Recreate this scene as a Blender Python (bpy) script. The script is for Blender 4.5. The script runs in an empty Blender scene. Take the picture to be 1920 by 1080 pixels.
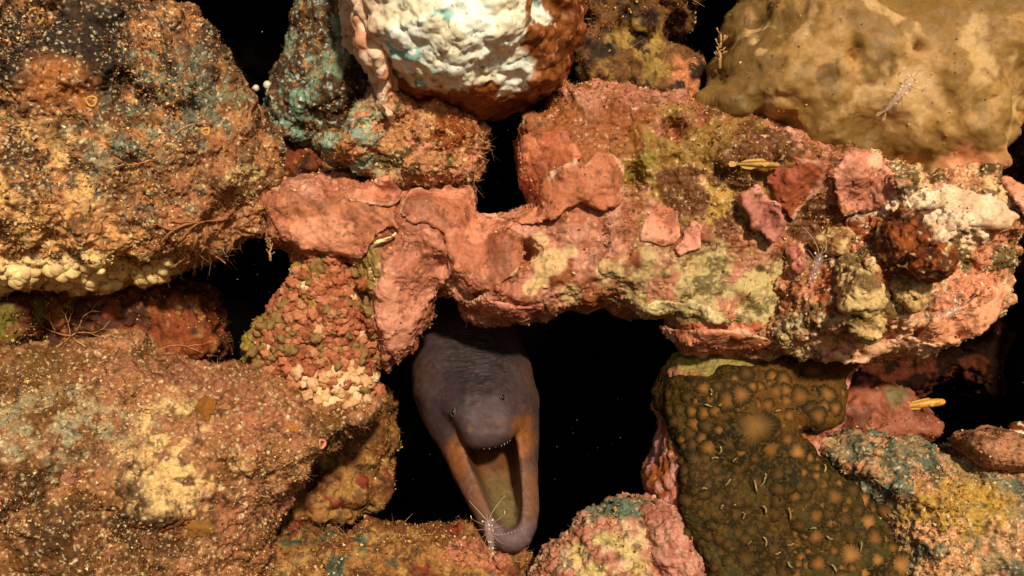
import bpy, math, random
import numpy as np
from mathutils import Vector, Matrix

random.seed(7)
rng = np.random.default_rng(11)
scene = bpy.context.scene
COL = scene.collection

# ------------------------------------------------------------------ camera, sky, sun, exposure
H = 0.90                      # camera distance to the plane y = 0 (metres)
K = 0.0005                    # metres per photo pixel on the plane y = 0
cam_d = bpy.data.cameras.new('camera')
cam = bpy.data.objects.new('camera', cam_d)
COL.objects.link(cam)
cam.location = (0, -H, 0)
cam.rotation_euler = (math.radians(90), 0, 0)
cam_d.sensor_width = 36
cam_d.lens = 18 * H / (960 * K)
cam_d.clip_start = 0.02
cam_d.clip_end = 200
scene.camera = cam

SUN = Vector((0.20, -0.88, 0.42)).normalized()      # towards the sun
elev = math.asin(SUN.z)
world = bpy.data.worlds.new('World')
scene.world = world
world.use_nodes = True
wn = world.node_tree.nodes
wl = world.node_tree.links
sky = wn.new('ShaderNodeTexSky')
sky.sky_type = 'NISHITA'
sky.sun_disc = False
sky.sun_elevation = elev
sky.sun_rotation = math.atan2(SUN.x, SUN.y)
bg = wn['Background']
bg.inputs['Strength'].default_value = 0.05
wl.new(sky.outputs[0], bg.inputs['Color'])

sun_d = bpy.data.lights.new('sun', 'SUN')
sun_d.energy = 4.6
sun_d.angle = math.radians(4)
sun_d.color = (1.0, 0.88, 0.69)
sun = bpy.data.objects.new('sun', sun_d)
COL.objects.link(sun)
sun.rotation_euler = SUN.to_track_quat('Z', 'Y').to_euler()
sun.location = (0.5, -2, 2)

vs = scene.view_settings
vs.view_transform = 'Standard'
vs.look = 'None'
vs.gamma = 1
vs.exposure = -0.08
vs.use_curve_mapping = False
scene.cycles.max_bounces = 6


# ------------------------------------------------------------------ helpers
def P(px, py, y=0.0):
    s = (H + y) / H * K
    return Vector(((px - 960) * s, y, (540 - py) * s))


def S(r, g, b):
    c = np.array([r, g, b], float) / 255
    return np.where(c <= 0.04045, c / 12.92, ((c + 0.055) / 1.055) ** 2.4)


NT = 64
TAB = np.random.default_rng(3).random((NT, NT, NT)).astype(np.float32)
ROT = np.array(Matrix.Rotation(0.7, 3, 'X') @ Matrix.Rotation(0.9, 3, 'Z') @ Matrix.Rotation(0.5, 3, 'Y'), dtype=np.float32)


def vnoise(p):
    q = np.floor(p)
    f = (p - q).astype(np.float32)
    i = q.astype(np.int64) & (NT - 1)
    j = (i + 1) & (NT - 1)
    f = f * f * f * (f * (f * 6 - 15) + 10)
    fx, fy, fz = f[..., 0], f[..., 1], f[..., 2]
    T = TAB
    x0, y0, z0 = i[..., 0], i[..., 1], i[..., 2]
    x1, y1, z1 = j[..., 0], j[..., 1], j[..., 2]
    a = T[x0, y0, z0] * (1 - fx) + T[x1, y0, z0] * fx
    b = T[x0, y1, z0] * (1 - fx) + T[x1, y1, z0] * fx
    c = T[x0, y0, z1] * (1 - fx) + T[x1, y0, z1] * fx
    d = T[x0, y1, z1] * (1 - fx) + T[x1, y1, z1] * fx
    e = a * (1 - fy) + b * fy
    g = c * (1 - fy) + d * fy
    return e * (1 - fz) + g * fz


def fbm(p, freq, octv=3, seed=0.0, gain=0.5):
    """about 0..1 with mean 0.5"""
    q = np.asarray(p, np.float32) * freq + np.float32(seed * 7.31 + 3.7)
    s = 0.0
    w = 1.0
    t = 0.0
    for k in range(octv):
        s = s + w * vnoise(q)
        t += w
        w *= gain
        q = (q @ ROT) * 2.03 + 5.3
    return (s / t - 0.5) * 1.45 + 0.5


def ridged(p, freq, octv=3, seed=0.0):
    q = np.asarray(p, np.float32) * freq + np.float32(seed * 5.17 + 1.9)
    s = 0.0
    w = 1.0
    t = 0.0
    for k in range(octv):
        s = s + w * (1 - np.abs(vnoise(q) * 2 - 1))
        t += w
        w *= 0.5
        q = (q @ ROT) * 2.1 + 2.3
    return s / t


def worley(p, freq, seed=0):
    """F1 distance (0..1-ish) and a random value of the nearest cell"""
    q = np.asarray(p, np.float32) * freq + np.float32(seed * 3.3)
    c = np.floor(q).astype(np.int64)
    best = np.full(len(q), 9.0, np.float32)
    rid = np.zeros(len(q), np.float32)
    for dx in (-1, 0, 1):
        for dy in (-1, 0, 1):
            for dz in (-1, 0, 1):
                k = c + np.array([dx, dy, dz])
                a, b, e = (k[:, 0] & 63), (k[:, 1] & 63), (k[:, 2] & 63)
                jx, jy, jz = TAB[a, b, e], TAB[b, e, a], TAB[e, a, b]
                d = (k[:, 0] + jx - q[:, 0]) ** 2 + (k[:, 1] + jy - q[:, 1]) ** 2 + (k[:, 2] + jz - q[:, 2]) ** 2
                m = d < best
                best = np.where(m, d, best)
                rid = np.where(m, jx, rid)
    return np.sqrt(best), rid


def sstep(a, b, x):
    t = np.clip((x - a) / (b - a), 0, 1)
    return t * t * (3 - 2 * t)


def mix(col, c, m):
    m = m[:, None]
    return col * (1 - m) + np.asarray(c) * m


def poly_sd(poly, X, Z):
    """signed distance, positive inside"""
    poly = np.asarray(poly, np.float32)
    d = np.full(X.shape, 1e9, np.float32)
    ins = np.zeros(X.shape, bool)
    n = len(poly)
    for i in range(n):
        ax, az = poly[i]
        bx, bz = poly[(i + 1) % n]
        ex, ez = bx - ax, bz - az
        wx, wz = X - ax, Z - az
        t = np.clip((wx * ex + wz * ez) / (ex * ex + ez * ez + 1e-12), 0, 1)
        d = np.minimum(d, (wx - ex * t) ** 2 + (wz - ez * t) ** 2)
        c = ((az <= Z) & (bz > Z)) | ((bz <= Z) & (az > Z))
        xi = ax + (Z - az) / (ez if abs(ez) > 1e-12 else 1e-12) * ex
        ins ^= c & (X < xi)
    d = np.sqrt(d)
    return np.where(ins, d, -d)


def surface_nets(F, org, cell):
    """F[x,y,z] < 0 inside -> verts, quads"""
    ins = F < 0
    nx, ny, nz = F.shape
    acc = np.zeros((nx - 1, ny - 1, nz - 1, 3), np.float32)
    cnt = np.zeros((nx - 1, ny - 1, nz - 1), np.float32)
    for ax in range(3):
        sl0 = [slice(None)] * 3
        sl1 = [slice(None)] * 3
        sl0[ax] = slice(0, -1)
        sl1[ax] = slice(1, None)
        A, B = F[tuple(sl0)], F[tuple(sl1)]
        idx = np.argwhere(ins[tuple(sl0)] != ins[tuple(sl1)])
        a = A[tuple(idx.T)]
        b = B[tuple(idx.T)]
        pos = idx.astype(np.float32)
        pos[:, ax] += a / (a - b)
        o = [k for k in range(3) if k != ax]
        for s in (0, -1):
            for t in (0, -1):
                c = idx.copy()
                c[:, o[0]] += s
                c[:, o[1]] += t
                ok = (c >= 0).all(1) & (c[:, 0] < nx - 1) & (c[:, 1] < ny - 1) & (c[:, 2] < nz - 1)
                cc = tuple(c[ok].T)
                np.add.at(acc, cc, pos[ok])
                np.add.at(cnt, cc, 1)
    vid = np.full(cnt.shape, -1, np.int64)
    has = cnt > 0
    vid[has] = np.arange(has.sum())
    V = acc[has] / cnt[has][:, None] * cell + np.asarray(org, np.float32)
    quads = []
    for ax in range(3):
        sl0 = [slice(None)] * 3
        sl1 = [slice(None)] * 3
        sl0[ax] = slice(0, -1)
        sl1[ax] = slice(1, None)
        i0 = ins[tuple(sl0)]
        i1 = ins[tuple(sl1)]
        idx = np.argwhere(i0 != i1)
        o = [(ax + 1) % 3, (ax + 2) % 3]
        ok = (idx[:, o[0]] > 0) & (idx[:, o[1]] > 0) & (idx[:, o[0]] < F.shape[o[0]] - 1) & (idx[:, o[1]] < F.shape[o[1]] - 1)
        idx = idx[ok]
        flip = i0[tuple(idx.T)]
        cs = []
        for s, t in ((-1, -1), (0, -1), (0, 0), (-1, 0)):
            c = idx.copy()
            c[:, o[0]] += s
            c[:, o[1]] += t
            cs.append(vid[tuple(c.T)])
        q = np.stack(cs, 1)
        q[~flip] = q[~flip][:, ::-1]
        quads.append(q)
    return V, np.concatenate(quads)


def mesh_np(name, V, Fc):
    """mesh from numpy arrays, all faces the same number of corners"""
    V = np.ascontiguousarray(V, np.float32)
    Fc = np.ascontiguousarray(Fc, np.int32)
    m = bpy.data.meshes.new(name)
    k = Fc.shape[1]
    m.vertices.add(len(V))
    m.vertices.foreach_set('co', V.ravel())
    m.loops.add(Fc.size)
    m.loops.foreach_set('vertex_index', Fc.ravel())
    m.polygons.add(len(Fc))
    m.polygons.foreach_set('loop_start', np.arange(0, Fc.size, k, dtype=np.int32))
    m.polygons.foreach_set('loop_total', np.full(len(Fc), k, np.int32))
    m.polygons.foreach_set('use_smooth', np.ones(len(Fc), bool))
    m.update(calc_edges=True)
    return m


def mesh_py(name, V, F, smooth=True):
    m = bpy.data.meshes.new(name)
    m.from_pydata([tuple(v) for v in V], [], F)
    m.polygons.foreach_set('use_smooth', [smooth] * len(m.polygons))
    m.update()
    return m


def set_col(m, C):
    C = np.asarray(C, np.float32)
    a = m.color_attributes.new('Col', 'FLOAT_COLOR', 'POINT')
    c = np.ones((len(m.vertices), 4), np.float32)
    c[:, :3] = np.clip(C, 0.0, 0.95)
    a.data.foreach_set('color', c.ravel())


def verts_of(m):
    v = np.zeros(len(m.vertices) * 3, np.float32)
    m.vertices.foreach_get('co', v)
    return v.reshape(-1, 3)


def norms_of(m):
    v = np.zeros(len(m.vertices) * 3, np.float32)
    m.vertex_normals.foreach_get('vector', v)
    return v.reshape(-1, 3)


def obj(name, mesh, material=None, parent=None, label=None, cat=None, group=None, kind=None):
    o = bpy.data.objects.new(name, mesh)
    COL.objects.link(o)
    if material is not None and mesh is not None and not mesh.materials:
        mesh.materials.append(material)
    if parent is not None:
        o.parent = parent
    for k, v in (('label', label), ('category', cat), ('group', group), ('kind', kind)):
        if v:
            o[k] = v
    return o


def relax(V, Q, it=1, w=0.5):
    E = np.unique(np.sort(np.concatenate([Q[:, [0, 1]], Q[:, [1, 2]], Q[:, [2, 3]], Q[:, [3, 0]]]), 1).astype(np.int64) @ np.array([len(V), 1]))
    a, b = E // len(V), E % len(V)
    cnt = np.bincount(a, minlength=len(V)) + np.bincount(b, minlength=len(V))
    for _ in range(it):
        A = np.stack([np.bincount(a, V[b, k], len(V)) + np.bincount(b, V[a, k], len(V)) for k in range(3)], 1)
        V = V * (1 - w) + A / np.maximum(cnt, 1)[:, None] * w
    return V.astype(np.float32)


def cull(V, Q, keep):
    """drop the quads where keep is False, and the vertices that go with them"""
    Q = Q[keep]
    used = np.unique(Q)
    new = np.full(len(V), -1, np.int64)
    new[used] = np.arange(len(used))
    return V[used], new[Q]


def subdiv(V, Q):
    n = len(V)
    pr = np.sort(np.stack([Q, np.roll(Q, -1, 1)], -1), -1).astype(np.int64)
    u, inv = np.unique((pr[..., 0] * n + pr[..., 1]).ravel(), return_inverse=True)
    E = inv.reshape(Q.shape) + n
    mid = (V[u // n] + V[u % n]) / 2
    fc = V[Q].mean(1)
    f = np.arange(len(Q)) + n + len(u)
    W = np.concatenate([V, mid, fc])
    N = np.concatenate([np.stack([Q[:, k], E[:, k], f, E[:, k - 1]], 1) for k in range(4)])
    return relax(W, N, 1, 0.5), N


def project(V):
    s = (H + V[:, 1]) / H * K
    return V[:, 0] / s + 960, 540 - V[:, 2] / s


# depth map of what has been built, in photo pixels (bins of 4 px): used to seat small things on the rock
B0, BS, BW, BH = -320, 4, 640, 430
DEPTH = np.full((BH, BW), np.nan, np.float32)


def depth_add(V, buf=None):
    buf = DEPTH if buf is None else buf
    px, py = project(V)
    ix = ((px - B0) / BS).astype(int)
    iy = ((py - B0) / BS).astype(int)
    ok = (ix >= 0) & (iy >= 0) & (ix < BW) & (iy < BH)
    t = np.where(np.isnan(buf), 9.0, buf)
    np.minimum.at(t, (iy[ok], ix[ok]), V[ok, 1])
    buf[:] = np.where(t > 8.9, np.nan, t)


def front(px, py, r=1):
    ix = int((px - B0) / BS)
    iy = int((py - B0) / BS)
    w = DEPTH[max(iy - r, 0):iy + r + 1, max(ix - r, 0):ix + r + 1]
    if np.isnan(w).all():
        return 0.05 if r > 6 else front(px, py, r + 3)
    return float(np.nanmedian(w))


def seat(px, py, r=2):
    """point and outward normal of the rock at a photo pixel"""
    y = front(px, py, r)
    d = 10
    a, b = P(px - d, py, front(px - d, py, r)), P(px + d, py, front(px + d, py, r))
    c, e = P(px, py - d, front(px, py - d, r)), P(px, py + d, front(px, py + d, r))
    n = (b - a).cross(c - e)
    if n.length < 1e-9:
        n = Vector((0, -1, 0))
    n.normalize()
    if n.y > 0:
        n = -n
    n = (n + Vector((0, -0.6, 0))).normalized()
    return P(px, py, y), n


# ------------------------------------------------------------------ materials
MATS = {}


def reef_mat(name, rough=0.75, spec=0.25, fine=900, contrast=0.5, bump=0.4, bdist=0.0012, sss=0.0, coat=0.0, freq2=2600):
    """colour attribute broken up by two grains of noise, with fine relief"""
    if name in MATS:
        return MATS[name]
    m = bpy.data.materials.new(name)
    m.use_nodes = True
    n, l = m.node_tree.nodes, m.node_tree.links
    b = n['Principled BSDF']
    at = n.new('ShaderNodeAttribute')
    at.attribute_name = 'Col'
    tc = n.new('ShaderNodeTexCoord')
    n1 = n.new('ShaderNodeTexNoise')
    n1.inputs['Scale'].default_value = fine
    n1.inputs['Detail'].default_value = 3
    n2 = n.new('ShaderNodeTexNoise')
    n2.inputs['Scale'].default_value = freq2 * 0.12
    n2.inputs['Detail'].default_value = 5
    n2.inputs['Roughness'].default_value = 0.75
    for k in (n1, n2):
        l.new(tc.outputs['Object'], k.inputs['Vector'])
    mr = n.new('ShaderNodeMapRange')
    mr.inputs[1].default_value = 0.3
    mr.inputs[2].default_value = 0.7
    mr.inputs[3].default_value = 1 - contrast
    mr.inputs[4].default_value = 1 + contrast * 0.75
    l.new(n2.outputs['Fac'], mr.inputs[0])
    mx = n.new('ShaderNodeMix')
    mx.data_type = 'RGBA'
    mx.blend_type = 'MULTIPLY'
    mx.inputs[0].default_value = 1
    l.new(at.outputs['Color'], mx.inputs[6])
    l.new(mr.outputs[0], mx.inputs[7])
    l.new(mx.outputs[2], b.inputs['Base Color'])
    bp = n.new('ShaderNodeBump')
    bp.inputs['Strength'].default_value = bump
    bp.inputs['Distance'].default_value = bdist
    ad = n.new('ShaderNodeMath')
    ad.operation = 'ADD'
    l.new(n1.outputs['Fac'], ad.inputs[0])
    l.new(n2.outputs['Fac'], ad.inputs[1])
    l.new(ad.outputs[0], bp.inputs['Height'])
    l.new(bp.outputs[0], b.inputs['Normal'])
    rr = n.new('ShaderNodeMapRange')
    rr.inputs[3].default_value = max(rough - 0.2, 0.05)
    rr.inputs[4].default_value = min(rough + 0.15, 1)
    l.new(n1.outputs['Fac'], rr.inputs[0])
    l.new(rr.outputs[0], b.inputs['Roughness'])
    b.inputs['Specular IOR Level'].default_value = spec
    if sss:
        b.inputs['Subsurface Weight'].default_value = sss
        b.inputs['Subsurface Radius'].default_value = (0.004, 0.002, 0.001)
        b.inputs['Subsurface Scale'].default_value = 1.0
    if coat:
        b.inputs['Coat Weight'].default_value = coat
        b.inputs['Coat Roughness'].default_value = 0.25
    MATS[name] = m
    return m


def plain_mat(name, col, rough=0.5, spec=0.4, alpha=1.0, sss=0.0, var=0.25, scale=300):
    if name in MATS:
        return MATS[name]
    m = bpy.data.materials.new(name)
    m.use_nodes = True
    n, l = m.node_tree.nodes, m.node_tree.links
    b = n['Principled BSDF']
    tc = n.new('ShaderNodeTexCoord')
    nz = n.new('ShaderNodeTexNoise')
    nz.inputs['Scale'].default_value = scale
    nz.inputs['Detail'].default_value = 3
    l.new(tc.outputs['Object'], nz.inputs['Vector'])
    cr = n.new('ShaderNodeValToRGB')
    c = np.asarray(col)
    cr.color_ramp.elements[0].position = 0.3
    cr.color_ramp.elements[1].position = 0.7
    cr.color_ramp.elements[0].color = (*np.clip(c * (1 - var), 0, 1), 1)
    cr.color_ramp.elements[1].color = (*np.clip(c * (1 + var * 0.7), 0, 1), 1)
    l.new(nz.outputs['Fac'], cr.inputs['Fac'])
    l.new(cr.outputs['Color'], b.inputs['Base Color'])
    b.inputs['Roughness'].default_value = rough
    b.inputs['Specular IOR Level'].default_value = spec
    b.inputs['Alpha'].default_value = alpha
    if sss:
        b.inputs['Subsurface Weight'].default_value = sss
        b.inputs['Subsurface Radius'].default_value = (0.003, 0.002, 0.001)
        b.inputs['Subsurface Scale'].default_value = 1.0
    MATS[name] = m
    return m


M_ROCK = reef_mat('encrusted_rock', 0.7, 0.3, contrast=0.55, bump=0.6)
M_CAVE = reef_mat('shaded_cave_rock', 0.95, 0.02, contrast=0.5, bump=0.5)
M_CRUST = reef_mat('coralline_crust', 0.6, 0.3, contrast=0.28, bump=0.35, bdist=0.0008)
M_SPONGE = reef_mat('smooth_sponge', 0.6, 0.3, fine=1500, contrast=0.22, bump=0.25, bdist=0.0006, sss=0.15)
M_CORAL = reef_mat('coral_tissue', 0.75, 0.08, fine=1600, contrast=0.35, bump=0.35, bdist=0.0006)
M_CHALK = reef_mat('chalky_coral', 0.55, 0.35, fine=1200, contrast=0.14, bump=0.3, bdist=0.0008)
M_FUZZ = reef_mat('turf_fuzz', 0.55, 0.35, contrast=0.3, bump=0.0)
M_SKIN = reef_mat('eel_skin', 0.6, 0.2, fine=2200, contrast=0.34, bump=0.15, bdist=0.0004, freq2=1500)


# ------------------------------------------------------------------ rock builder
def rock(name, poly, y0, T, R, color, back=0.07, cell=0.0025, bumps=(), lowamp=0.006, lowfreq=22, warp=0.006,
         disp=None, mat=None, yfn=None, tilt=(0, 0), seed=0.0, parent=None, label=None, cat=None, smooth=1,
         group=None, sub=1, kind=None, hidden_back=True):
    """A solid lump whose widest outline is the polygon (photo pixels, at depth y0); it swells T towards the viewer and `back` away.
    bumps: (px, py, radius_px, height_m). Returns the object with vertices displaced by disp(p, n) and coloured by color(p, px, py)."""
    s = (H + y0) / H * K
    wp = np.array([[(x - 960) * s, (540 - y) * s] for x, y in poly])
    mg = 0.015
    lo = wp.min(0) - mg
    hi = wp.max(0) + mg
    bh = max([b[3] for b in bumps] + [0])
    xs = np.arange(lo[0], hi[0], cell, dtype=np.float32)
    zs = np.arange(lo[1], hi[1], cell, dtype=np.float32)
    X, Z = np.meshgrid(xs, zs, indexing='ij')
    if yfn is not None:
        YC = yfn(X / s + 960, 540 - Z / s)
    else:
        YC = y0 + (X / s + 960 - np.mean([p[0] for p in poly])) * tilt[0] + (540 - Z / s - np.mean([p[1] for p in poly])) * tilt[1]
    YC = YC.astype(np.float32)
    ys = np.arange(YC.min() - T - bh - mg, YC.max() + back + mg, cell, dtype=np.float32)
    p2 = np.stack([X, np.full_like(X, seed * 0.37), Z], -1)
    wx = (fbm(p2, 45, 3, seed + 1) - 0.5) * 2 * warp
    wz = (fbm(p2, 45, 3, seed + 2) - 0.5) * 2 * warp
    d = poly_sd(wp, X + wx, Z + wz)
    Rm = R * K
    u = np.minimum(d / Rm, 1)
    TF = np.full_like(X, T)
    for bx, by, br, hgt in bumps:
        rr = ((X / s + 960 - bx) ** 2 + (540 - Z / s - by) ** 2) / (br * br)
        TF = TF + hgt * np.exp(-rr * 1.4)
    TF = np.maximum(TF, cell * 1.2)
    Yr = ys[None, :, None] - YC[:, None, :]
    th = np.where(Yr < 0, TF[:, None, :], back)
    F = (np.sqrt((1 - u[:, None, :]) ** 2 + (Yr / th) ** 2) - 1) * min(T, Rm)
    if lowamp:
        g = np.stack(np.meshgrid(xs, ys, zs, indexing='ij'), -1)
        F = F + (fbm(g, lowfreq, 3, seed + 3) - 0.5) * 2 * lowamp
    F[0], F[-1], F[:, 0], F[:, -1], F[:, :, 0], F[:, :, -1] = 1, 1, 1, 1, 1, 1
    V, Q = surface_nets(F.astype(np.float32), (xs[0], ys[0], zs[0]), cell)
    V = relax(V, Q, 1, 0.6)
    qn = np.cross(V[Q[:, 2]] - V[Q[:, 0]], V[Q[:, 3]] - V[Q[:, 1]])
    qn /= np.linalg.norm(qn, axis=1)[:, None] + 1e-12
    qc = V[Q].mean(1)
    if hidden_back:
        V, Q = cull(V, Q, ~((qn[:, 1] > 0.1) & (qc[:, 1] > (y0 + back * 0.15 if yfn is None else -9))))
    if sub:
        V, Q = subdiv(V, Q)
    m = mesh_np(name, V, Q)
    V = verts_of(m)
    N = norms_of(m)
    if disp is not None:
        V = V + N * disp(V, N)[:, None].astype(np.float32)
        m.vertices.foreach_set('co', np.ascontiguousarray(V, np.float32).ravel())
        m.update()
        N = norms_of(m)
    m.polygons.foreach_set('use_smooth', np.ones(len(m.polygons), bool))
    px, py = project(V)
    C = color(V, px, py)
    set_col(m, C)
    depth_add(V)
    o = obj(name, m, mat or M_ROCK, parent, label, cat, group, kind)
    DATA[o.name] = (V, N, C)
    return o


DATA = {}


def patch(px, py, cx, cy, r, p, wob=0.5, seed=0, soft=0.25, ry=None):
    ry = ry or r
    d = np.sqrt(((px - cx) / r) ** 2 + ((py - cy) / ry) ** 2)
    d = d + (fbm(p, 70, 4, seed + cx * 0.01) - 0.5) * 2 * wob
    return 1 - sstep(1 - soft, 1 + soft, d)


def speck(p, f, lo, seed=0):
    return sstep(lo - 0.05, lo + 0.13, fbm(p, f * 1.7, 5, seed, 0.62)) * 0.75


def rough_disp(a=0.004, f=60, b=0.0015, fb=260, peb=0.0, fp=160, seed=0):
    def fn(p, n):
        r = (fbm(p, f, 4, seed + 5) - 0.5) * 2 * a + (ridged(p, fb, 3, seed + 9) - 0.6) * 2 * b
        if peb:
            w, _ = worley(p + (fbm(p, 90, 2, seed)[:, None] - 0.5) * 0.006, fp, seed)
            r = r + (0.5 - w) * peb
        return r
    return fn


# ---- fuzz: crumbs and filaments that grow on a rock, joined into one part
OCT = np.array([[1, 0, 0], [-1, 0, 0], [0, 1, 0], [0, -1, 0], [0, 0, 1], [0, 0, -1]], np.float32)
TET = np.array([[1, 1, 1], [1, -1, -1], [-1, 1, -1], [-1, -1, 1]], np.float32) * 0.75
TEF = np.array([[0, 1, 2], [0, 3, 1], [0, 2, 3], [1, 3, 2]])
OCF = np.array([[0, 2, 4], [2, 1, 4], [1, 3, 4], [3, 0, 4], [2, 0, 5], [1, 2, 5], [3, 1, 5], [0, 3, 5]])


def pick(V, N, n, mask=None, pxr=(-60, 1980), pyr=(-60, 1140), facing=0.35):
    px, py = project(V)
    w = (N[:, 1] < facing) & (px > pxr[0]) & (px < pxr[1]) & (py > pyr[0]) & (py < pyr[1])
    if mask is not None:
        w = w & (rng.random(len(V)) < mask)
    idx = np.flatnonzero(w)
    if len(idx) == 0:
        return idx
    return rng.choice(idx, min(n, len(idx)), replace=False)


def crumbs(parent, n, size=(0.0005, 0.0016), pal=(), keep=0.5, mask=None, name='sediment'):
    V, N, C = DATA[parent.name]
    idx = pick(V, N, n, mask)
    n = len(idx)
    if n == 0:
        return
    sz = size[0] + (size[1] - size[0]) * rng.random(n) ** 3
    sc = sz[:, None] * (0.5 + rng.random((n, 3)))
    shp = TET[None] * sc[:, None, :] + rng.normal(0, 0.25, (n, 4, 3)) * sz[:, None, None]
    ang = rng.random(n) * 6.28
    ca, sa = np.cos(ang), np.sin(ang)
    x = shp[:, :, 0] * ca[:, None] - shp[:, :, 2] * sa[:, None]
    z = shp[:, :, 0] * sa[:, None] + shp[:, :, 2] * ca[:, None]
    shp = np.stack([x, shp[:, :, 1], z], -1)
    W = V[idx][:, None] + N[idx][:, None] * (sz * 0.4)[:, None, None] + shp
    F = TEF[None] + (np.arange(n) * 4)[:, None, None]
    cc = C[idx]
    pl = np.array(pal)[rng.integers(0, len(pal), n)]
    t = (rng.random(n) > keep)[:, None]
    cc = np.where(t, pl, cc * 1.1) * (0.6 + 0.7 * rng.random((n, 1)))
    m = mesh_np(name, W.reshape(-1, 3), F.reshape(-1, 3))
    m.polygons.foreach_set('use_smooth', np.zeros(len(m.polygons), bool))
    set_col(m, np.repeat(cc, 4, 0))
    return obj(name, m, M_FUZZ, parent, kind='stuff')


def filaments(parent, n, length=(0.003, 0.009), width=0.00022, pal=(), mask=None, name='turf_algae', lean=0.8, keep=0.3, segs=2):
    V, N, C = DATA[parent.name]
    idx = pick(V, N, n, mask)
    n = len(idx)
    if n == 0:
        return
    L = length[0] + (length[1] - length[0]) * rng.random(n) ** 2
    dr = N[idx] + rng.normal(0, lean, (n, 3)) * 0.7
    dr /= np.linalg.norm(dr, axis=1)[:, None] + 1e-9
    cur = rng.normal(0, 0.6, (n, 3))
    p = V[idx] - N[idx] * 0.0005
    sd = np.cross(dr, rng.normal(0, 1, (n, 3)))
    sd /= np.linalg.norm(sd, axis=1)[:, None] + 1e-9
    w = width * (0.6 + 0.9 * rng.random(n))
    rows = []
    for k in range(segs + 1):
        t = k / segs
        wk = (w * (1 - 0.75 * t))[:, None]
        c = p + dr * (L * t)[:, None] + cur * (L * t * t * 0.5)[:, None]
        rows += [c - sd * wk, c + sd * wk]
    W = np.stack(rows, 1)
    f = np.array([[2 * k, 2 * k + 1, 2 * k + 3, 2 * k + 2] for k in range(segs)])
    F = f[None] + (np.arange(n) * (2 * segs + 2))[:, None, None]
    pl = np.array(pal)[rng.integers(0, len(pal), n)]
    t = (rng.random(n) > keep)[:, None]
    cc = np.where(t, pl, C[idx]) * (0.6 + 0.7 * rng.random((n, 1)))
    m = mesh_np(name, W.reshape(-1, 3), F.reshape(-1, 4))
    set_col(m, np.repeat(cc, 2 * segs + 2, 0))
    return obj(name, m, M_FUZZ, parent, kind='stuff')


def tube_arrays(pts, rad, ns=6, cap=True):
    pts = [Vector(p) for p in pts]
    V, F = [], []
    up = Vector((0.3, 0.2, 1)).normalized()
    for i, p in enumerate(pts):
        t = (pts[min(i + 1, len(pts) - 1)] - pts[max(i - 1, 0)])
        if t.length < 1e-9:
            t = Vector((0, 0, 1))
        t.normalize()
        a = t.cross(up)
        if a.length < 1e-4:
            a = t.cross(Vector((1, 0, 0)))
        a.normalize()
        b = t.cross(a)
        r = rad[i] if hasattr(rad, '__len__') else rad
        for k in range(ns):
            an = 6.28318 * k / ns
            V.append(p + a * (r * math.cos(an)) + b * (r * math.sin(an)))
    for i in range(len(pts) - 1):
        for k in range(ns):
            k2 = (k + 1) % ns
            F.append((i * ns + k, i * ns + k2, (i + 1) * ns + k2, (i + 1) * ns + k))
    if cap:
        F.append(tuple(range(ns - 1, -1, -1)))
        F.append(tuple((len(pts) - 1) * ns + k for k in range(ns)))
    return V, F


def tube(name, pts, rad, mat, parent=None, ns=6, **kw):
    V, F = tube_arrays(pts, rad, ns)
    return obj(name, mesh_py(name, V, F), mat, parent, **kw)


def tubes(name, chains, mat, parent=None, ns=5, **kw):
    V, F = [], []
    for pts, rad in chains:
        v, f = tube_arrays(pts, rad, ns)
        F += [tuple(i + len(V) for i in g) for g in f]
        V += v
    return obj(name, mesh_py(name, V, F), mat, parent, **kw)


ICO = {}


def ico(n=1):
    if n not in ICO:
        import bmesh
        bm = bmesh.new()
        bmesh.ops.create_icosphere(bm, subdivisions=n + 1, radius=1)
        v = np.array([tuple(x.co) for x in bm.verts])
        f = [tuple(x.index for x in g.verts) for g in bm.faces]
        bm.free()
        ICO[n] = (v, f)
    return ICO[n]


def lump_mesh(name, col, amp=0.25, seed=0.0, sq=(1, 1, 1), knob=0.0, n=2):
    """unit lump, bumpy, coloured"""
    v, f = ico(n)
    d = 1 + (fbm(v, 1.3, 3, seed) - 0.5) * 2 * amp
    if knob:
        w, _ = worley(v + seed, 1.9, seed)
        d = d + (0.55 - w) * knob
    V = v * d[:, None] * np.array(sq)
    m = mesh_py(name, V, f)
    c = np.asarray(col)[None] * (0.75 + 0.5 * fbm(v, 2.5, 3, seed + 4))[:, None]
    set_col(m, c)
    return m


def place(o, loc, n=None, size=1.0, spin=None):
    o.location = loc
    if n is not None:
        q = Vector(n).to_track_quat('Z', 'Y')
        if spin is None:
            spin = random.random() * 6.28
        M = q.to_matrix().to_4x4() @ Matrix.Rotation(spin, 4, 'Z')
        o.rotation_euler = M.to_euler()
    o.scale = (size,) * 3 if not hasattr(size, '__len__') else size
    return o


CREAM, RUST, TAN, PINK = S(222, 180, 118), S(150, 75, 20), S(205, 150, 85), S(205, 118, 88)
WHITE, TEAL, OLIVE, DARK = S(250, 240, 215), S(95, 140, 125), S(120, 100, 40), S(45, 28, 14)
PAL = [CREAM, TAN, RUST, S(190, 130, 80), S(110, 70, 30), S(228, 192, 138)]

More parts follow.
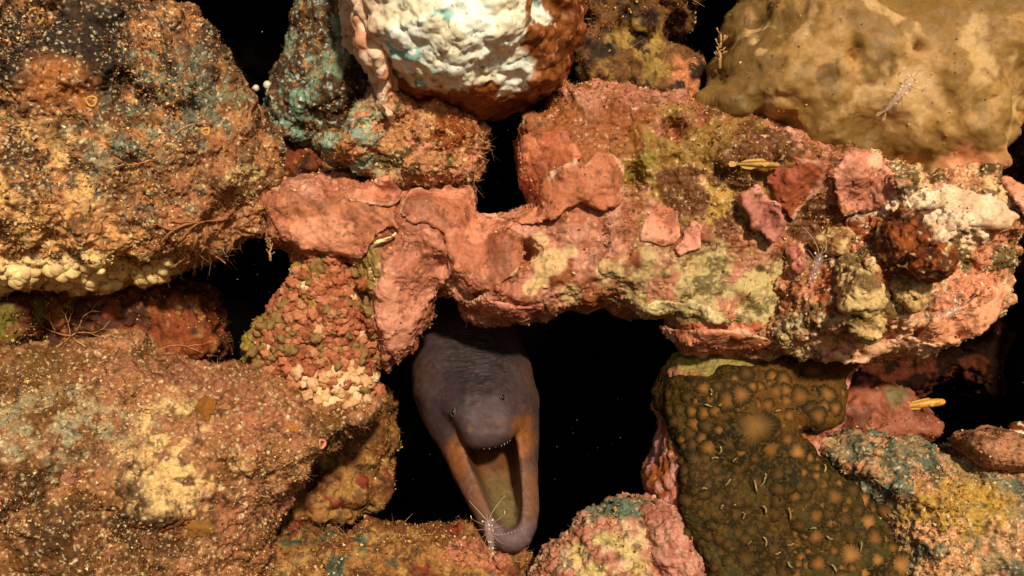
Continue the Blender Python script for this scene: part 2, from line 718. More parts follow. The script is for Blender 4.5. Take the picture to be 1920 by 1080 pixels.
# ------------------------------------------------------------------ the setting: the dark reef wall behind everything
def reef_wall():
    n = 170
    xs = np.linspace(-2.6, 2.6, n)
    zs = np.linspace(-2.0, 2.0, n)
    X, Z = np.meshgrid(xs, zs, indexing='ij')
    r = np.maximum(np.abs(X) / 0.60, np.where(Z > 0, Z / 0.30, -Z / 0.75))  # upper rim closes in, out of view, to block sun from the cavity
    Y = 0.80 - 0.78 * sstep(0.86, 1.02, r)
    p = np.stack([X, Y, Z], -1).reshape(-1, 3)
    Y = Y.ravel() + (fbm(p, 5, 5, 4) - 0.5) * 0.12 + (fbm(p, 22, 6, 8, 0.58) - 0.5) * 0.06
    V = np.stack([X.ravel(), Y, Z.ravel()], -1)
    i = np.arange((n - 1) * n).reshape(n - 1, n)[:, :-1].ravel()
    F = np.stack([i, i + n, i + n + 1, i + 1], 1)
    m = mesh_np('reef_wall', V, F)
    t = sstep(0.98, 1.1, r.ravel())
    c = S(7, 6, 5)[None] * np.ones((len(V), 1))  # cavity painted near-black: its deep shade is put into the colour
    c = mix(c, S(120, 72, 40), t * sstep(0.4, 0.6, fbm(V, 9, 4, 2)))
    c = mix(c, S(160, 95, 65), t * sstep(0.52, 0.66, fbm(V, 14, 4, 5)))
    set_col(m, c)
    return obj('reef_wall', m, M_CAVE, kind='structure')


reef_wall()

# ------------------------------------------------------------------ rocks and corals
def c_boulder(p, px, py):
    c = np.ones((len(p), 1)) * S(128, 82, 42)[None]
    c = mix(c, S(74, 46, 20), sstep(0.42, 0.6, fbm(p, 30, 6, 1, 0.58)))
    c = mix(c, S(186, 124, 72), sstep(0.5, 0.64, fbm(p, 60, 6, 2, 0.58)))
    c = mix(c, S(118, 110, 88), sstep(0.52, 0.64, fbm(p, 40, 6, 3, 0.58)) * patch(px, py, 290, 230, 230, p, ry=150))
    c = mix(c, S(120, 138, 108), speck(p, 75, 0.6, 4) * patch(px, py, 280, 210, 200, p, ry=120))
    c = mix(c, S(238, 185, 115), sstep(0.4, 0.58, fbm(p, 50, 6, 6, 0.58)) * patch(px, py, 20, 370, 150, p, ry=150, soft=0.5))
    c = mix(c, S(225, 160, 95), sstep(0.45, 0.6, fbm(p, 70, 6, 7, 0.58)) * patch(px, py, 190, 450, 190, p, ry=80, soft=0.5))
    c = mix(c, S(172, 110, 66), sstep(0.38, 0.55, fbm(p, 45, 6, 8, 0.58)) * patch(px, py, 420, 380, 130, p, ry=110, soft=0.4))
    c = mix(c, S(245, 208, 140), patch(px, py, 100, 515, 240, p, ry=32, wob=0.7))
    c = mix(c, S(215, 180, 120), patch(px, py, 460, 340, 34, p, wob=0.3))
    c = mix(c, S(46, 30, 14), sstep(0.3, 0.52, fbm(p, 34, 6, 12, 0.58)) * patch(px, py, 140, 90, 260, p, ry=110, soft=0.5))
    c = mix(c, S(175, 105, 50), patch(px, py, 105, 165, 62, p, wob=0.4, soft=0.5))
    c = mix(c, S(40, 25, 12), speck(p, 120, 0.66, 13))
    c = mix(c, S(250, 228, 180), speck(p, 260, 0.70, 14))
    return c


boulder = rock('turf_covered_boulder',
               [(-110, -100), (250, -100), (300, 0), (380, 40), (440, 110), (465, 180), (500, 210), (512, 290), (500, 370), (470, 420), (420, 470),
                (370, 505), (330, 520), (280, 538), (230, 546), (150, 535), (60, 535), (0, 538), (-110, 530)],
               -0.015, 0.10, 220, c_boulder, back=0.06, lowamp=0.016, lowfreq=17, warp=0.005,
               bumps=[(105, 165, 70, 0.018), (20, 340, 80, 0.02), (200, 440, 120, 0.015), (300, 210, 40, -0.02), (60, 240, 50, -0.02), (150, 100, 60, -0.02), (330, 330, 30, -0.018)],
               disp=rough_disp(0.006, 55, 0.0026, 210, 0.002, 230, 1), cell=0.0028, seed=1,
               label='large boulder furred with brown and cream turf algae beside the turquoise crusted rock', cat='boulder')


def c_white(p, px, py):
    c = np.ones((len(p), 1)) * S(255, 250, 232)[None]
    c = mix(c, S(252, 236, 202), sstep(0.48, 0.66, fbm(p, 40, 3, 1)))
    c = mix(c, S(160, 205, 190), sstep(0.74, 0.78, fbm(p, 40, 4, 2)))
    c = mix(c, S(238, 200, 165), 1 - sstep(700, 735, px + (fbm(p, 40, 3, 3) - 0.5) * 30))
    edge = py + np.abs(px - 880) * 0.12 + (fbm(p, 38, 5, 4) - 0.5) * 70
    c = mix(c, S(142, 76, 26), sstep(172, 182, edge) * sstep(735, 750, px))
    ex = px + (fbm(p, 34, 5, 5) - 0.5) * 170
    c = mix(c, S(140, 78, 28), sstep(978, 996, ex) * (1 - patch(px, py, 965, 125, 38, p, wob=0.3)))
    c = mix(c, S(100, 46, 12), sstep(0.5, 0.64, fbm(p, 60, 6, 9, 0.58)) * sstep(1000, 1050, ex))
    c = mix(c, S(225, 150, 100), speck(p, 70, 0.6, 10) * sstep(1000, 1050, ex))
    c = mix(c, S(38, 26, 14), speck(p, 210, 0.74, 7))
    return c


def d_white(p, n):
    w, _ = worley(p + (fbm(p, 80, 2, 3)[:, None] - 0.5) * 0.008, 62, 2)
    return (0.55 - w) * 0.007 + (fbm(p, 150, 3, 4) - 0.5) * 0.003 + (fbm(p, 40, 3, 4) - 0.5) * 0.006


white_head = rock('chalky_coral_head',
                  [(620, -100), (640, 0), (652, 80), (690, 125), (735, 165), (765, 195), (820, 212), (885, 224), (950, 208), (1000, 192), (1050, 160), (1085, 90), (1098, 0), (1100, -100)],
                  -0.01, 0.115, 120, c_white, back=0.05, lowamp=0.006, warp=0.003, bumps=[(830, 60, 120, 0.02), (735, 100, 14, 0.008)],
                  disp=d_white, mat=M_CHALK, cell=0.0028, seed=2,
                  label='bright white knobbly coral head with rust brown skirt and flank', cat='coral head')
lobe = rock('side_lobe', [(640, -130), (740, -130), (745, 60), (740, 190), (748, 232), (728, 235), (712, 190), (700, 130), (672, 112), (655, 70)],
            -0.05, 0.05, 40, lambda p, px, py: mix(np.ones((len(p), 1)) * S(242, 205, 170)[None], S(215, 150, 110), sstep(0.5, 0.65, fbm(p, 60, 3, 3))),
            back=0.05, lowamp=0.004, warp=0.003, disp=d_white, mat=M_CHALK, parent=white_head, seed=3)


def c_turq(p, px, py):
    c = np.ones((len(p), 1)) * S(85, 62, 34)[None]
    c = mix(c, S(120, 134, 104), sstep(0.46, 0.6, fbm(p, 42, 5, 1)))
    c = mix(c, S(122, 150, 122), patch(px, py, 555, 205, 55, p, wob=0.5))
    c = mix(c, S(70, 44, 20), patch(px, py, 640, 190, 42, p, wob=0.5))
    c = mix(c, S(70, 44, 20), sstep(0.58, 0.66, fbm(p, 70, 6, 5, 0.58)))
    c = mix(c, S(190, 130, 75), speck(p, 110, 0.66, 3))
    c = mix(c, S(215, 230, 215), speck(p, 160, 0.72, 4))
    return c


turq = rock('turquoise_crusted_rock',
            [(498, 195), (520, 140), (550, 105), (570, 40), (560, -90), (740, -90), (730, 240), (680, 285), (640, 300), (600, 282), (545, 258), (505, 236)],
            0.07, 0.06, 80, c_turq, lowamp=0.008, warp=0.007, disp=rough_disp(0.005, 60, 0.003, 230, 0, 0, 3), cell=0.003, seed=4,
            label='rock with turquoise crust tucked behind the white coral head', cat='rock')


def c_knob(p, px, py):
    c = np.ones((len(p), 1)) * S(190, 128, 82)[None]
    c = mix(c, S(215, 140, 105), sstep(0.5, 0.62, fbm(p, 55, 6, 1, 0.58)))
    c = mix(c, S(140, 165, 140), (1 - sstep(640, 790, px + (fbm(p, 60, 6, 2, 0.58) - 0.5) * 140)) * sstep(0.35, 0.55, fbm(p, 70, 3, 8)))
    c = mix(c, S(95, 72, 30), sstep(0.58, 0.68, fbm(p, 65, 6, 3, 0.58)))
    c = mix(c, S(150, 75, 25), patch(px, py, 850, 245, 40, p))
    c = mix(c, S(235, 195, 130), speck(p, 120, 0.68, 4))
    return c


knob = rock('rubble_knob',
            [(590, 278), (640, 255), (690, 190), (730, 150), (800, 190), (880, 212), (905, 250), (912, 300), (890, 346), (800, 356), (720, 350), (650, 325), (600, 300)],
            -0.005, 0.055, 70, c_knob, lowamp=0.008, warp=0.008, disp=rough_disp(0.005, 70, 0.003, 240, 0, 0, 4), seed=5,
            label='fuzzy tan and teal rubble knob hanging under the white coral head', cat='rock')

brown_nook = rock('rust_brown_rock', [(500, 250), (560, 255), (620, 280), (680, 330), (690, 380), (600, 400), (520, 390), (490, 330)], 0.085, 0.04, 50,
                  lambda p, px, py: mix(mix(np.ones((len(p), 1)) * S(120, 55, 18)[None], S(60, 28, 10), sstep(0.45, 0.6, fbm(p, 60, 6, 1, 0.58))), S(190, 140, 80), speck(p, 80, 0.68, 2)),
                  lowamp=0.01, warp=0.006, disp=rough_disp(0.006, 70, 0.003, 200, 0, 0, 5), sub=0, seed=6,
                  label='dark rust brown rock in the nook above the pink plate', cat='rock')


def c_arch(p, px, py):
    c = np.ones((len(p), 1)) * S(178, 108, 78)[None]
    c = mix(c, S(200, 134, 106), sstep(0.45, 0.62, fbm(p, 26, 6, 1, 0.58)))
    c = mix(c, S(150, 84, 48), sstep(0.5, 0.62, fbm(p, 40, 6, 2, 0.58)))
    right = px + (fbm(p, 25, 6, 3, 0.58) - 0.5) * 260 + (py - 430) * 0.5
    # olive and ochre sponge skin under the tan sponge
    up = patch(px, py, 1330, 320, 150, p, ry=110, wob=0.6)
    c = mix(c, S(150, 112, 46), up * sstep(0.26, 0.44, fbm(p, 30, 6, 4, 0.58)))
    c = mix(c, S(190, 148, 72), patch(px, py, 1365, 365, 70, p, wob=0.4, ry=60))
    c = mix(c, S(140, 120, 40), patch(px, py, 1190, 290, 38, p, wob=0.5, ry=55))
    c = mix(c, S(112, 66, 28), sstep(0.5, 0.6, fbm(p, 46, 5, 6)) * sstep(1020, 1180, right) * (1 - sstep(470, 560, py)))
    c = mix(c, S(150, 84, 36), patch(px, py, 1090, 245, 150, p, ry=60, wob=0.5) * 0.85)
    # pale green crust towards the right end
    g = patch(px, py, 1340, 545, 175, p, ry=85, wob=0.55)
    c = mix(c, S(192, 166, 108), g)
    c = mix(c, S(112, 94, 46), g * sstep(0.52, 0.62, fbm(p, 60, 6, 7, 0.58)))
    c = mix(c, S(186, 122, 90), g * sstep(0.63, 0.7, fbm(p, 38, 3, 17)))
    c = mix(c, S(205, 116, 80), patch(px, py, 1340, 632, 130, p, ry=26, wob=0.4))
    # yellowish worn strip beside the knobbly coral and small pale discs
    c = mix(c, S(160, 128, 66), patch(px, py, 690, 500, 34, p, ry=60, wob=0.6))
    for x, y, r in ((748, 630, 17), (1015, 492, 20), (1040, 490, 24), (1072, 553, 20), (1135, 507, 20), (1013, 524, 16), (715, 532, 15), (757, 545, 15), (995, 540, 15), (1070, 470, 14), (1012, 452, 16)):
        c = mix(c, S(212, 172, 118), patch(px, py, x, y, r, p, wob=0.15, soft=0.15))
    c = mix(c, S(66, 40, 20), speck(p, 90, 0.68, 9) * 0.8)
    c = mix(c, S(238, 196, 150), speck(p, 170, 0.74, 10))
    return c


def d_arch(p, n):
    w, _ = worley(p + (fbm(p, 60, 2, 7)[:, None] - 0.5) * 0.014, 34, 5)
    return (0.5 - w) * 0.008 + (fbm(p, 45, 6, 8, 0.58) - 0.5) * 0.011 + (ridged(p, 190, 3, 3) - 0.6) * 0.003


arch = rock('pink_coralline_arch',
            [(492, 395), (498, 350), (560, 342), (640, 335), (740, 335), (850, 338), (888, 345), (896, 392), (930, 402), (985, 378), (966, 330), (962, 275), (980, 228), (1020, 205),
             (1050, 150), (1160, 170), (1260, 180), (1340, 200), (1450, 230), (1580, 260), (1640, 330), (1600, 440), (1540, 500), (1490, 560), (1470, 640), (1400, 668), (1330, 655), (1280, 655), (1262, 630), (1240, 596),
             (1205, 604), (1165, 590), (1142, 570), (1090, 580), (1040, 590), (990, 602), (940, 610), (905, 604), (865, 580), (845, 552), (822, 545), (806, 580), (792, 620),
             (762, 662), (728, 690), (705, 660), (692, 590), (655, 505), (570, 488), (515, 468)],
            0.0, 0.05, 75, c_arch, back=0.05, lowamp=0.006, lowfreq=26, warp=0.004,
            bumps=[(1110, 340, 70, 0.012), (960, 560, 60, 0.012), (1060, 555, 50, 0.01), (1200, 500, 90, 0.015), (1320, 600, 60, 0.018), (985, 478, 16, -0.05), (1178, 350, 24, -0.03),
                   (1250, 255, 26, -0.02), (1360, 330, 90, 0.022), (1480, 320, 80, 0.022), (1560, 330, 80, 0.02), (835, 500, 12, -0.03)],
            disp=d_arch, mat=M_CRUST, seed=7,
            label='pink coralline crusted rock arch bridging the cave above the eel', cat='rock arch')


def c_sponge(p, px, py):
    c = np.ones((len(p), 1)) * S(150, 112, 56)[None]
    c = mix(c, S(182, 138, 78), sstep(0.4, 0.62, fbm(p, 18, 6, 1, 0.58)))
    c = mix(c, S(122, 90, 38), sstep(0.48, 0.66, fbm(p, 24, 6, 2, 0.58)) * 0.7)
    c = mix(c, S(116, 86, 36), patch(px, py, 1600, 262, 150, p, ry=38, wob=0.4, soft=0.5) * 0.8)
    c = mix(c, S(118, 84, 34), patch(px, py, 1553, 140, 24, p, wob=0.12, soft=0.12))
    c = mix(c, S(118, 84, 34), patch(px, py, 1665, 120, 24, p, wob=0.12, soft=0.12))
    c = mix(c, S(120, 86, 40), speck(p, 60, 0.74, 4) * 0.6)
    c = mix(c, S(104, 78, 36), patch(px, py, 1390, 90, 70, p, ry=170, wob=0.4, soft=0.6) * 0.8)
    c = mix(c, S(200, 160, 104), sstep(0.62, 0.8, fbm(p, 34, 5, 15)))
    c = mix(c, S(215, 150, 100), patch(px, py, 1840, 330, 90, p, ry=50))
    return c


sponge = rock('tan_sponge',
              [(1312, 205), (1330, 150), (1362, 60), (1400, -10), (1440, -100), (2040, -100), (2040, 300), (1905, 240), (1880, 330), (1810, 355), (1740, 350), (1650, 325), (1560, 305), (1480, 292), (1445, 252), (1400, 238), (1335, 226)],
              -0.005, 0.085, 300, c_sponge, back=0.06, lowamp=0.008, lowfreq=13, warp=0.010, tilt=(0, -0.00012),
              bumps=[(1600, 262, 60, -0.014), (1553, 140, 15, -0.016), (1665, 120, 15, -0.016), (1440, 190, 40, 0.01), (1560, 60, 60, 0.008), (1450, 245, 14, -0.02), (1720, 160, 40, 0.006), (1850, 60, 60, 0.01)],
              disp=lambda p, n: (fbm(p, 30, 2, 3) - 0.5) * 0.007 + (fbm(p, 85, 3, 3) - 0.5) * 0.0026 + (fbm(p, 220, 3, 4) - 0.5) * 0.0006, mat=M_SPONGE, cell=0.0032, seed=8,
              label='smooth tan encrusting sponge mound with two round craters', cat='sponge')


def c_mound(p, px, py):
    c = np.ones((len(p), 1)) * S(204, 132, 90)[None]
    c = mix(c, S(232, 190, 130), sstep(0.48, 0.6, fbm(p, 40, 6, 1, 0.58)))
    c = mix(c, S(150, 72, 22), sstep(0.5, 0.6, fbm(p, 36, 5, 2)) * patch(px, py, 1640, 500, 170, p, ry=130))
    c = mix(c, S(250, 215, 180), patch(px, py, 1700, 385, 120, p, ry=32, wob=0.4))
    c = mix(c, S(245, 205, 165), patch(px, py, 1810, 430, 60, p, ry=40, wob=0.5))
    c = mix(c, S(200, 172, 116), sstep(0.44, 0.56, fbm(p, 46, 6, 3, 0.58)) * patch(px, py, 1500, 570, 130, p, ry=100))
    c = mix(c, S(118, 90, 40), sstep(0.58, 0.66, fbm(p, 48, 6, 4, 0.58)))
    c = mix(c, S(236, 172, 124), patch(px, py, 1700, 630, 190, p, ry=36, wob=0.5))
    c = mix(c, S(218, 140, 100), patch(px, py, 1810, 560, 60, p, ry=60, wob=0.5))
    c = mix(c, S(60, 34, 14), speck(p, 85, 0.64, 5))
    c = mix(c, S(252, 235, 200), speck(p, 140, 0.70, 6))
    return c


mound = rock('pink_cream_mound',
             [(1545, 310), (1580, 292), (1660, 305), (1750, 325), (1850, 322), (1900, 352), (1915, 415), (1892, 470), (1868, 550), (1835, 605), (1770, 645), (1690, 662), (1600, 672), (1530, 680),
              (1470, 665), (1410, 640), (1390, 590), (1430, 530), (1470, 480), (1520, 440), (1540, 380)],
             -0.015, 0.075, 120, c_mound, back=0.06, lowamp=0.010, lowfreq=28, warp=0.006,
             bumps=[(1620, 350, 60, 0.012), (1770, 400, 60, 0.014), (1600, 590, 70, 0.02), (1640, 470, 45, -0.02), (1720, 640, 60, 0.012), (1510, 470, 40, -0.02)],
             disp=rough_disp(0.0065, 60, 0.003, 210, 0.003, 190, 8), seed=9,
             label='craggy pink and cream encrusted mound under the tan sponge', cat='rock')


def c_block(p, px, py):
    c = np.ones((len(p), 1)) * S(190, 112, 78)[None]
    c = mix(c, S(165, 85, 25), sstep(0.5, 0.58, fbm(p, 60, 6, 1, 0.58)))
    c = mix(c, S(215, 150, 135), sstep(0.56, 0.62, fbm(p, 50, 6, 2, 0.58)))
    c = mix(c, S(150, 132, 70), patch(px, py, 1320, 675, 110, p, ry=36, wob=0.5))
    c = mix(c, S(80, 66, 26), speck(p, 70, 0.66, 3))
    return c


coral = rock('polyp_coral_block',
             [(1208, 955), (1210, 880), (1228, 790), (1238, 700), (1262, 664), (1330, 655), (1420, 660), (1500, 665), (1580, 680), (1580, 780), (1540, 820), (1640, 900), (1700, 1000), (1740, 1060), (1800, 1150), (1280, 1150), (1240, 1000)],
             0.02, 0.06, 110, c_block, back=0.05, lowamp=0.004, warp=0.005, disp=rough_disp(0.004, 70, 0.002, 230, 0, 0, 9), sub=0, cell=0.002, seed=10,
             label='coral block coated with dark olive tissue and orange polyps below the mound', cat='coral')


SMOOTH = {}


def smooth_depth(key, it=10):
    """depth map with the gaps filled and blurred: a sheet that lies over the rocks built so far"""
    d = DEPTH.copy()
    bad = np.isnan(d)
    d[bad] = np.nanmean(d)
    w = (~bad).astype(np.float32) + 1e-4
    v = d * w
    for _ in range(it):
        for a in (v, w):
            a[1:-1, 1:-1] = (a[1:-1, 1:-1] * 2 + a[:-2, 1:-1] + a[2:, 1:-1] + a[1:-1, :-2] + a[1:-1, 2:]) / 6
    SMOOTH[key] = v / w


def sheet(key, lift, curl=None):
    def fn(px, py):
        fx = np.clip((px - B0) / BS - 0.5, 0, BW - 2)
        fy = np.clip((py - B0) / BS - 0.5, 0, BH - 2)
        ix = fx.astype(int)
        iy = fy.astype(int)
        tx = fx - ix
        ty = fy - iy
        D = SMOOTH[key]
        d = (D[iy, ix] * (1 - tx) + D[iy, ix + 1] * tx) * (1 - ty) + (D[iy + 1, ix] * (1 - tx) + D[iy + 1, ix + 1] * tx) * ty
        d = d - lift
        if curl:
            d = d - curl(px, py)
        return d
    return fn


smooth_depth('a', 14)


def c_tissue(p, px, py):
    c = np.ones((len(p), 1)) * S(52, 38, 14)[None]
    c = mix(c, S(78, 56, 20), sstep(0.45, 0.62, fbm(p, 34, 6, 1, 0.58)))
    c = mix(c, S(36, 28, 12), sstep(0.5, 0.64, fbm(p, 40, 6, 2, 0.58)))
    c = mix(c, S(120, 74, 26), patch(px, py, 1500, 740, 110, p, ry=60, soft=0.5) * 0.55)
    c = mix(c, S(120, 88, 34), speck(p, 300, 0.6, 3) * 0.6)
    c = mix(c, S(72, 66, 32), sstep(0.52, 0.62, fbm(p, 60, 3, 5)) * sstep(850, 1000, py) * 0.6)
    return c


tissue = rock('tissue',
              [(1236, 742), (1248, 705), (1300, 712), (1340, 700), (1360, 684), (1450, 680), (1500, 668), (1565, 668), (1598, 690), (1604, 740), (1582, 785), (1540, 805), (1500, 806), (1522, 832), (1562, 872),
               (1622, 898), (1672, 938), (1702, 995), (1694, 1040), (1770, 1070), (1810, 1150), (1335, 1150), (1312, 1050), (1282, 985), (1266, 925), (1276, 862), (1256, 832), (1246, 800), (1233, 772)],
              -0.03, 0.010, 22, c_tissue, back=0.014, lowamp=0.0012, lowfreq=40, warp=0.004, cell=0.0022,
              disp=lambda p, n: (fbm(p, 34, 3, 3) - 0.5) * 0.004 + (fbm(p, 420, 2, 4) - 0.5) * 0.0012, mat=M_CORAL, yfn=sheet('a', 0.002), parent=coral, seed=11)


def c_prock(p, px, py):
    c = np.ones((len(p), 1)) * S(186, 120, 92)[None]
    c = mix(c, S(206, 168, 128), sstep(0.5, 0.66, fbm(p, 60, 6, 1, 0.58)))
    c = mix(c, S(205, 178, 110), patch(px, py, 1140, 1050, 80, p, ry=50) * sstep(0.4, 0.55, fbm(p, 70, 3, 4)))
    c = mix(c, S(104, 116, 90), patch(px, py, 1170, 955, 60, p, ry=22))
    c = mix(c, S(90, 70, 40), speck(p, 70, 0.62, 2))
    return c


prock = rock('pink_pebbly_rock', [(1000, 1080), (1030, 1040), (1065, 1005), (1110, 962), (1160, 938), (1220, 945), (1262, 965), (1285, 1010), (1320, 1060), (1350, 1150), (940, 1150)],
             -0.03, 0.05, 70, c_prock, lowamp=0.006, warp=0.005, disp=rough_disp(0.004, 60, 0.0015, 260, 0.006, 120, 10), mat=M_CRUST, seed=12,
             label='pale pink pebbly rock on the cave sill beside the polyp coral', cat='rock')
prock2 = rock('pink_slab', [(1192, 955), (1240, 948), (1268, 962), (1290, 1010), (1318, 1060), (1330, 1130), (1240, 1120), (1215, 1050), (1200, 1000)], -0.05, 0.035, 30,
              lambda p, px, py: mix(mix(np.ones((len(p), 1)) * S(200, 138, 114)[None], S(178, 108, 84), sstep(0.48, 0.6, fbm(p, 70, 6, 6, 0.58))), S(120, 90, 60), speck(p, 90, 0.68, 3)),
              lowamp=0.004, warp=0.004, disp=rough_disp(0.004, 70, 0.0015, 240, 0.003, 150, 6), mat=M_CRUST, parent=prock, seed=13)


def c_grey(p, px, py):
    c = np.ones((len(p), 1)) * S(158, 128, 84)[None]
    c = mix(c, S(112, 108, 78), sstep(0.44, 0.58, fbm(p, 32, 6, 1, 0.58)))
    c = mix(c, S(88, 98, 80), sstep(0.52, 0.62, fbm(p, 46, 6, 2, 0.58)) * (1 - sstep(900, 1000, py)))
    c = mix(c, S(200, 140, 95), sstep(0.56, 0.64, fbm(p, 60, 6, 3, 0.58)))
    c = mix(c, S(186, 142, 58), patch(px, py, 1790, 955, 110, p, ry=55, wob=0.4))
    c = mix(c, S(225, 165, 110), sstep(0.45, 0.56, fbm(p, 60, 6, 7, 0.58)) * patch(px, py, 1760, 1030, 140, p, ry=60))
    c = mix(c, S(60, 44, 22), speck(p, 80, 0.62, 4))
    c = mix(c, S(245, 225, 180), speck(p, 210, 0.72, 5))
    return c


grey = rock('silty_rock', [(1500, 815), (1560, 806), (1640, 822), (1720, 818), (1772, 836), (1830, 826), (1900, 824), (2040, 800), (2040, 1150), (1640, 1150), (1600, 950), (1540, 880)],
            0.005, 0.075, 130, c_grey, lowamp=0.008, warp=0.006, disp=rough_disp(0.006, 55, 0.0028, 210, 0.002, 220, 11), cell=0.0028, seed=14,
            label='silty grey and ochre rock beside the polyp coral', cat='rock')
plump = rock('pink_lump', [(1810, 830), (1840, 812), (1880, 812), (1960, 830), (1960, 880), (1840, 870)], -0.04, 0.03, 30,
             lambda p, px, py: mix(np.ones((len(p), 1)) * S(180, 122, 84)[None], S(120, 78, 48), sstep(0.48, 0.6, fbm(p, 60, 6, 6, 0.58))), lowamp=0.004, warp=0.004,
             disp=rough_disp(0.003, 70, 0.0015, 240), parent=grey, seed=15)

redrock = rock('red_crusted_rock', [(1550, 730), (1590, 700), (1640, 706), (1695, 738), (1690, 760), (1752, 785), (1745, 822), (1640, 850), (1540, 830)], 0.05, 0.05, 50,
               lambda p, px, py: mix(mix(np.ones((len(p), 1)) * S(158, 90, 62)[None], S(112, 60, 38), sstep(0.45, 0.6, fbm(p, 50, 6, 6, 0.58))), S(120, 100, 60), patch(px, py, 1680, 740, 22, p)),
               lowamp=0.007, warp=0.006, disp=rough_disp(0.005, 60, 0.002, 220, 0, 0, 12), mat=M_CRUST, sub=0, seed=16,
               label='red crusted rock between the polyp coral and the dark crevice', cat='rock')
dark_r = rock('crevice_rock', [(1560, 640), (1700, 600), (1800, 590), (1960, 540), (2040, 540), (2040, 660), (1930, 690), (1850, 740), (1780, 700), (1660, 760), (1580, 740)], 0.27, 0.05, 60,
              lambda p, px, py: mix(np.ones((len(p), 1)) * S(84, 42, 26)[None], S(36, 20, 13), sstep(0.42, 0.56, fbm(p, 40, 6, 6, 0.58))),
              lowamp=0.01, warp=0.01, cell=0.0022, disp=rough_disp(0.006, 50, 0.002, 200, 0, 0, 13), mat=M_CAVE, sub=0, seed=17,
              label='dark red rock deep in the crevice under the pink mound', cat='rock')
edge_r = rock('ochre_brown_rock', [(1880, 200), (1920, 190), (2040, 150), (2040, 520), (1940, 500), (1905, 440), (1885, 360)], 0.06, 0.05, 50,
              lambda p, px, py: mix(np.ones((len(p), 1)) * S(120, 72, 24)[None], S(54, 30, 12), sstep(0.42, 0.56, fbm(p, 50, 6, 6, 0.58))),
              lowamp=0.01, warp=0.008, cell=0.0022, disp=rough_disp(0.006, 60, 0.003, 200, 0, 0, 14), sub=0, seed=18,
              label='ochre brown rock behind the far flank of the tan sponge', cat='rock')


def c_big(p, px, py):
    c = np.ones((len(p), 1)) * S(164, 108, 66)[None]
    c = mix(c, S(174, 118, 76), sstep(0.46, 0.6, fbm(p, 30, 6, 1, 0.58)))
    c = mix(c, S(122, 76, 32), sstep(0.46, 0.58, fbm(p, 36, 6, 2, 0.58)))
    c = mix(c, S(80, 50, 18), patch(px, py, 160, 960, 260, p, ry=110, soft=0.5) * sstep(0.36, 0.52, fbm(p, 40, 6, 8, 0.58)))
    c = mix(c, S(110, 72, 24), patch(px, py, 60, 720, 110, p, ry=70) * 0.8)
    c = mix(c, S(178, 152, 108), patch(px, py, 150, 790, 150, p, ry=55, wob=0.6, soft=0.5) * sstep(0.4, 0.56, fbm(p, 60, 6, 3, 0.58)))
    c = mix(c, S(158, 146, 108), patch(px, py, 100, 800, 130, p, ry=60) * sstep(0.58, 0.66, fbm(p, 70, 3, 4)))
    c = mix(c, S(228, 185, 120), sstep(0.46, 0.58, fbm(p, 50, 6, 6, 0.58)) * patch(px, py, 360, 860, 110, p, ry=110, soft=0.5))
    c = mix(c, S(170, 106, 70), sstep(0.44, 0.56, fbm(p, 42, 6, 7, 0.58)) * patch(px, py, 500, 880, 90, p, ry=180, soft=0.5))
    c = mix(c, S(160, 100, 66), sstep(0.46, 0.58, fbm(p, 44, 6, 9, 0.58)) * patch(px, py, 380, 700, 200, p, ry=50, soft=0.5))
    c = mix(c, S(70, 42, 16), speck(p, 80, 0.64, 10))
    c = mix(c, S(250, 225, 170), speck(p, 230, 0.71, 11))
    return c


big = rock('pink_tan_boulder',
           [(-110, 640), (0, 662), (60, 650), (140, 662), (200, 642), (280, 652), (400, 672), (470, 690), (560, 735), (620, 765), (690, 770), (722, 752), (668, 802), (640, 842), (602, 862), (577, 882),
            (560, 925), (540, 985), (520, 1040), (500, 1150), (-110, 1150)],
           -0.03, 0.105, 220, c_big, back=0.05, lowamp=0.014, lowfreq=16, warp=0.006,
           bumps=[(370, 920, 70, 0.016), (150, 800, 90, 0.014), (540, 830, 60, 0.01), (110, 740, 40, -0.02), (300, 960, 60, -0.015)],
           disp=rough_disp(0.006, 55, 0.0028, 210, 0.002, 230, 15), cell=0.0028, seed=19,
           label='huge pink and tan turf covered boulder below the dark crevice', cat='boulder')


def c_knobby(p, px, py):
    c = np.ones((len(p), 1)) * S(168, 94, 60)[None]
    c = mix(c, S(140, 80, 48), sstep(0.44, 0.6, fbm(p, 60, 6, 1, 0.58)))
    c = mix(c, S(150, 130, 50), sstep(0.58, 0.66, fbm(p, 40, 3, 2)))
    return c


knobby = rock('knobbly_coral', [(468, 645), (488, 605), (520, 558), (545, 500), (590, 475), (650, 480), (695, 545), (706, 625), (722, 690), (715, 745), (670, 775), (590, 765), (520, 710), (478, 682)],
              0.005, 0.045, 70, c_knobby, lowamp=0.006, warp=0.005, disp=rough_disp(0.003, 60, 0.002, 200, 0.005, 150, 16), seed=20,
              label='coral lump studded with small reddish knobs beside the pink arch', cat='coral')

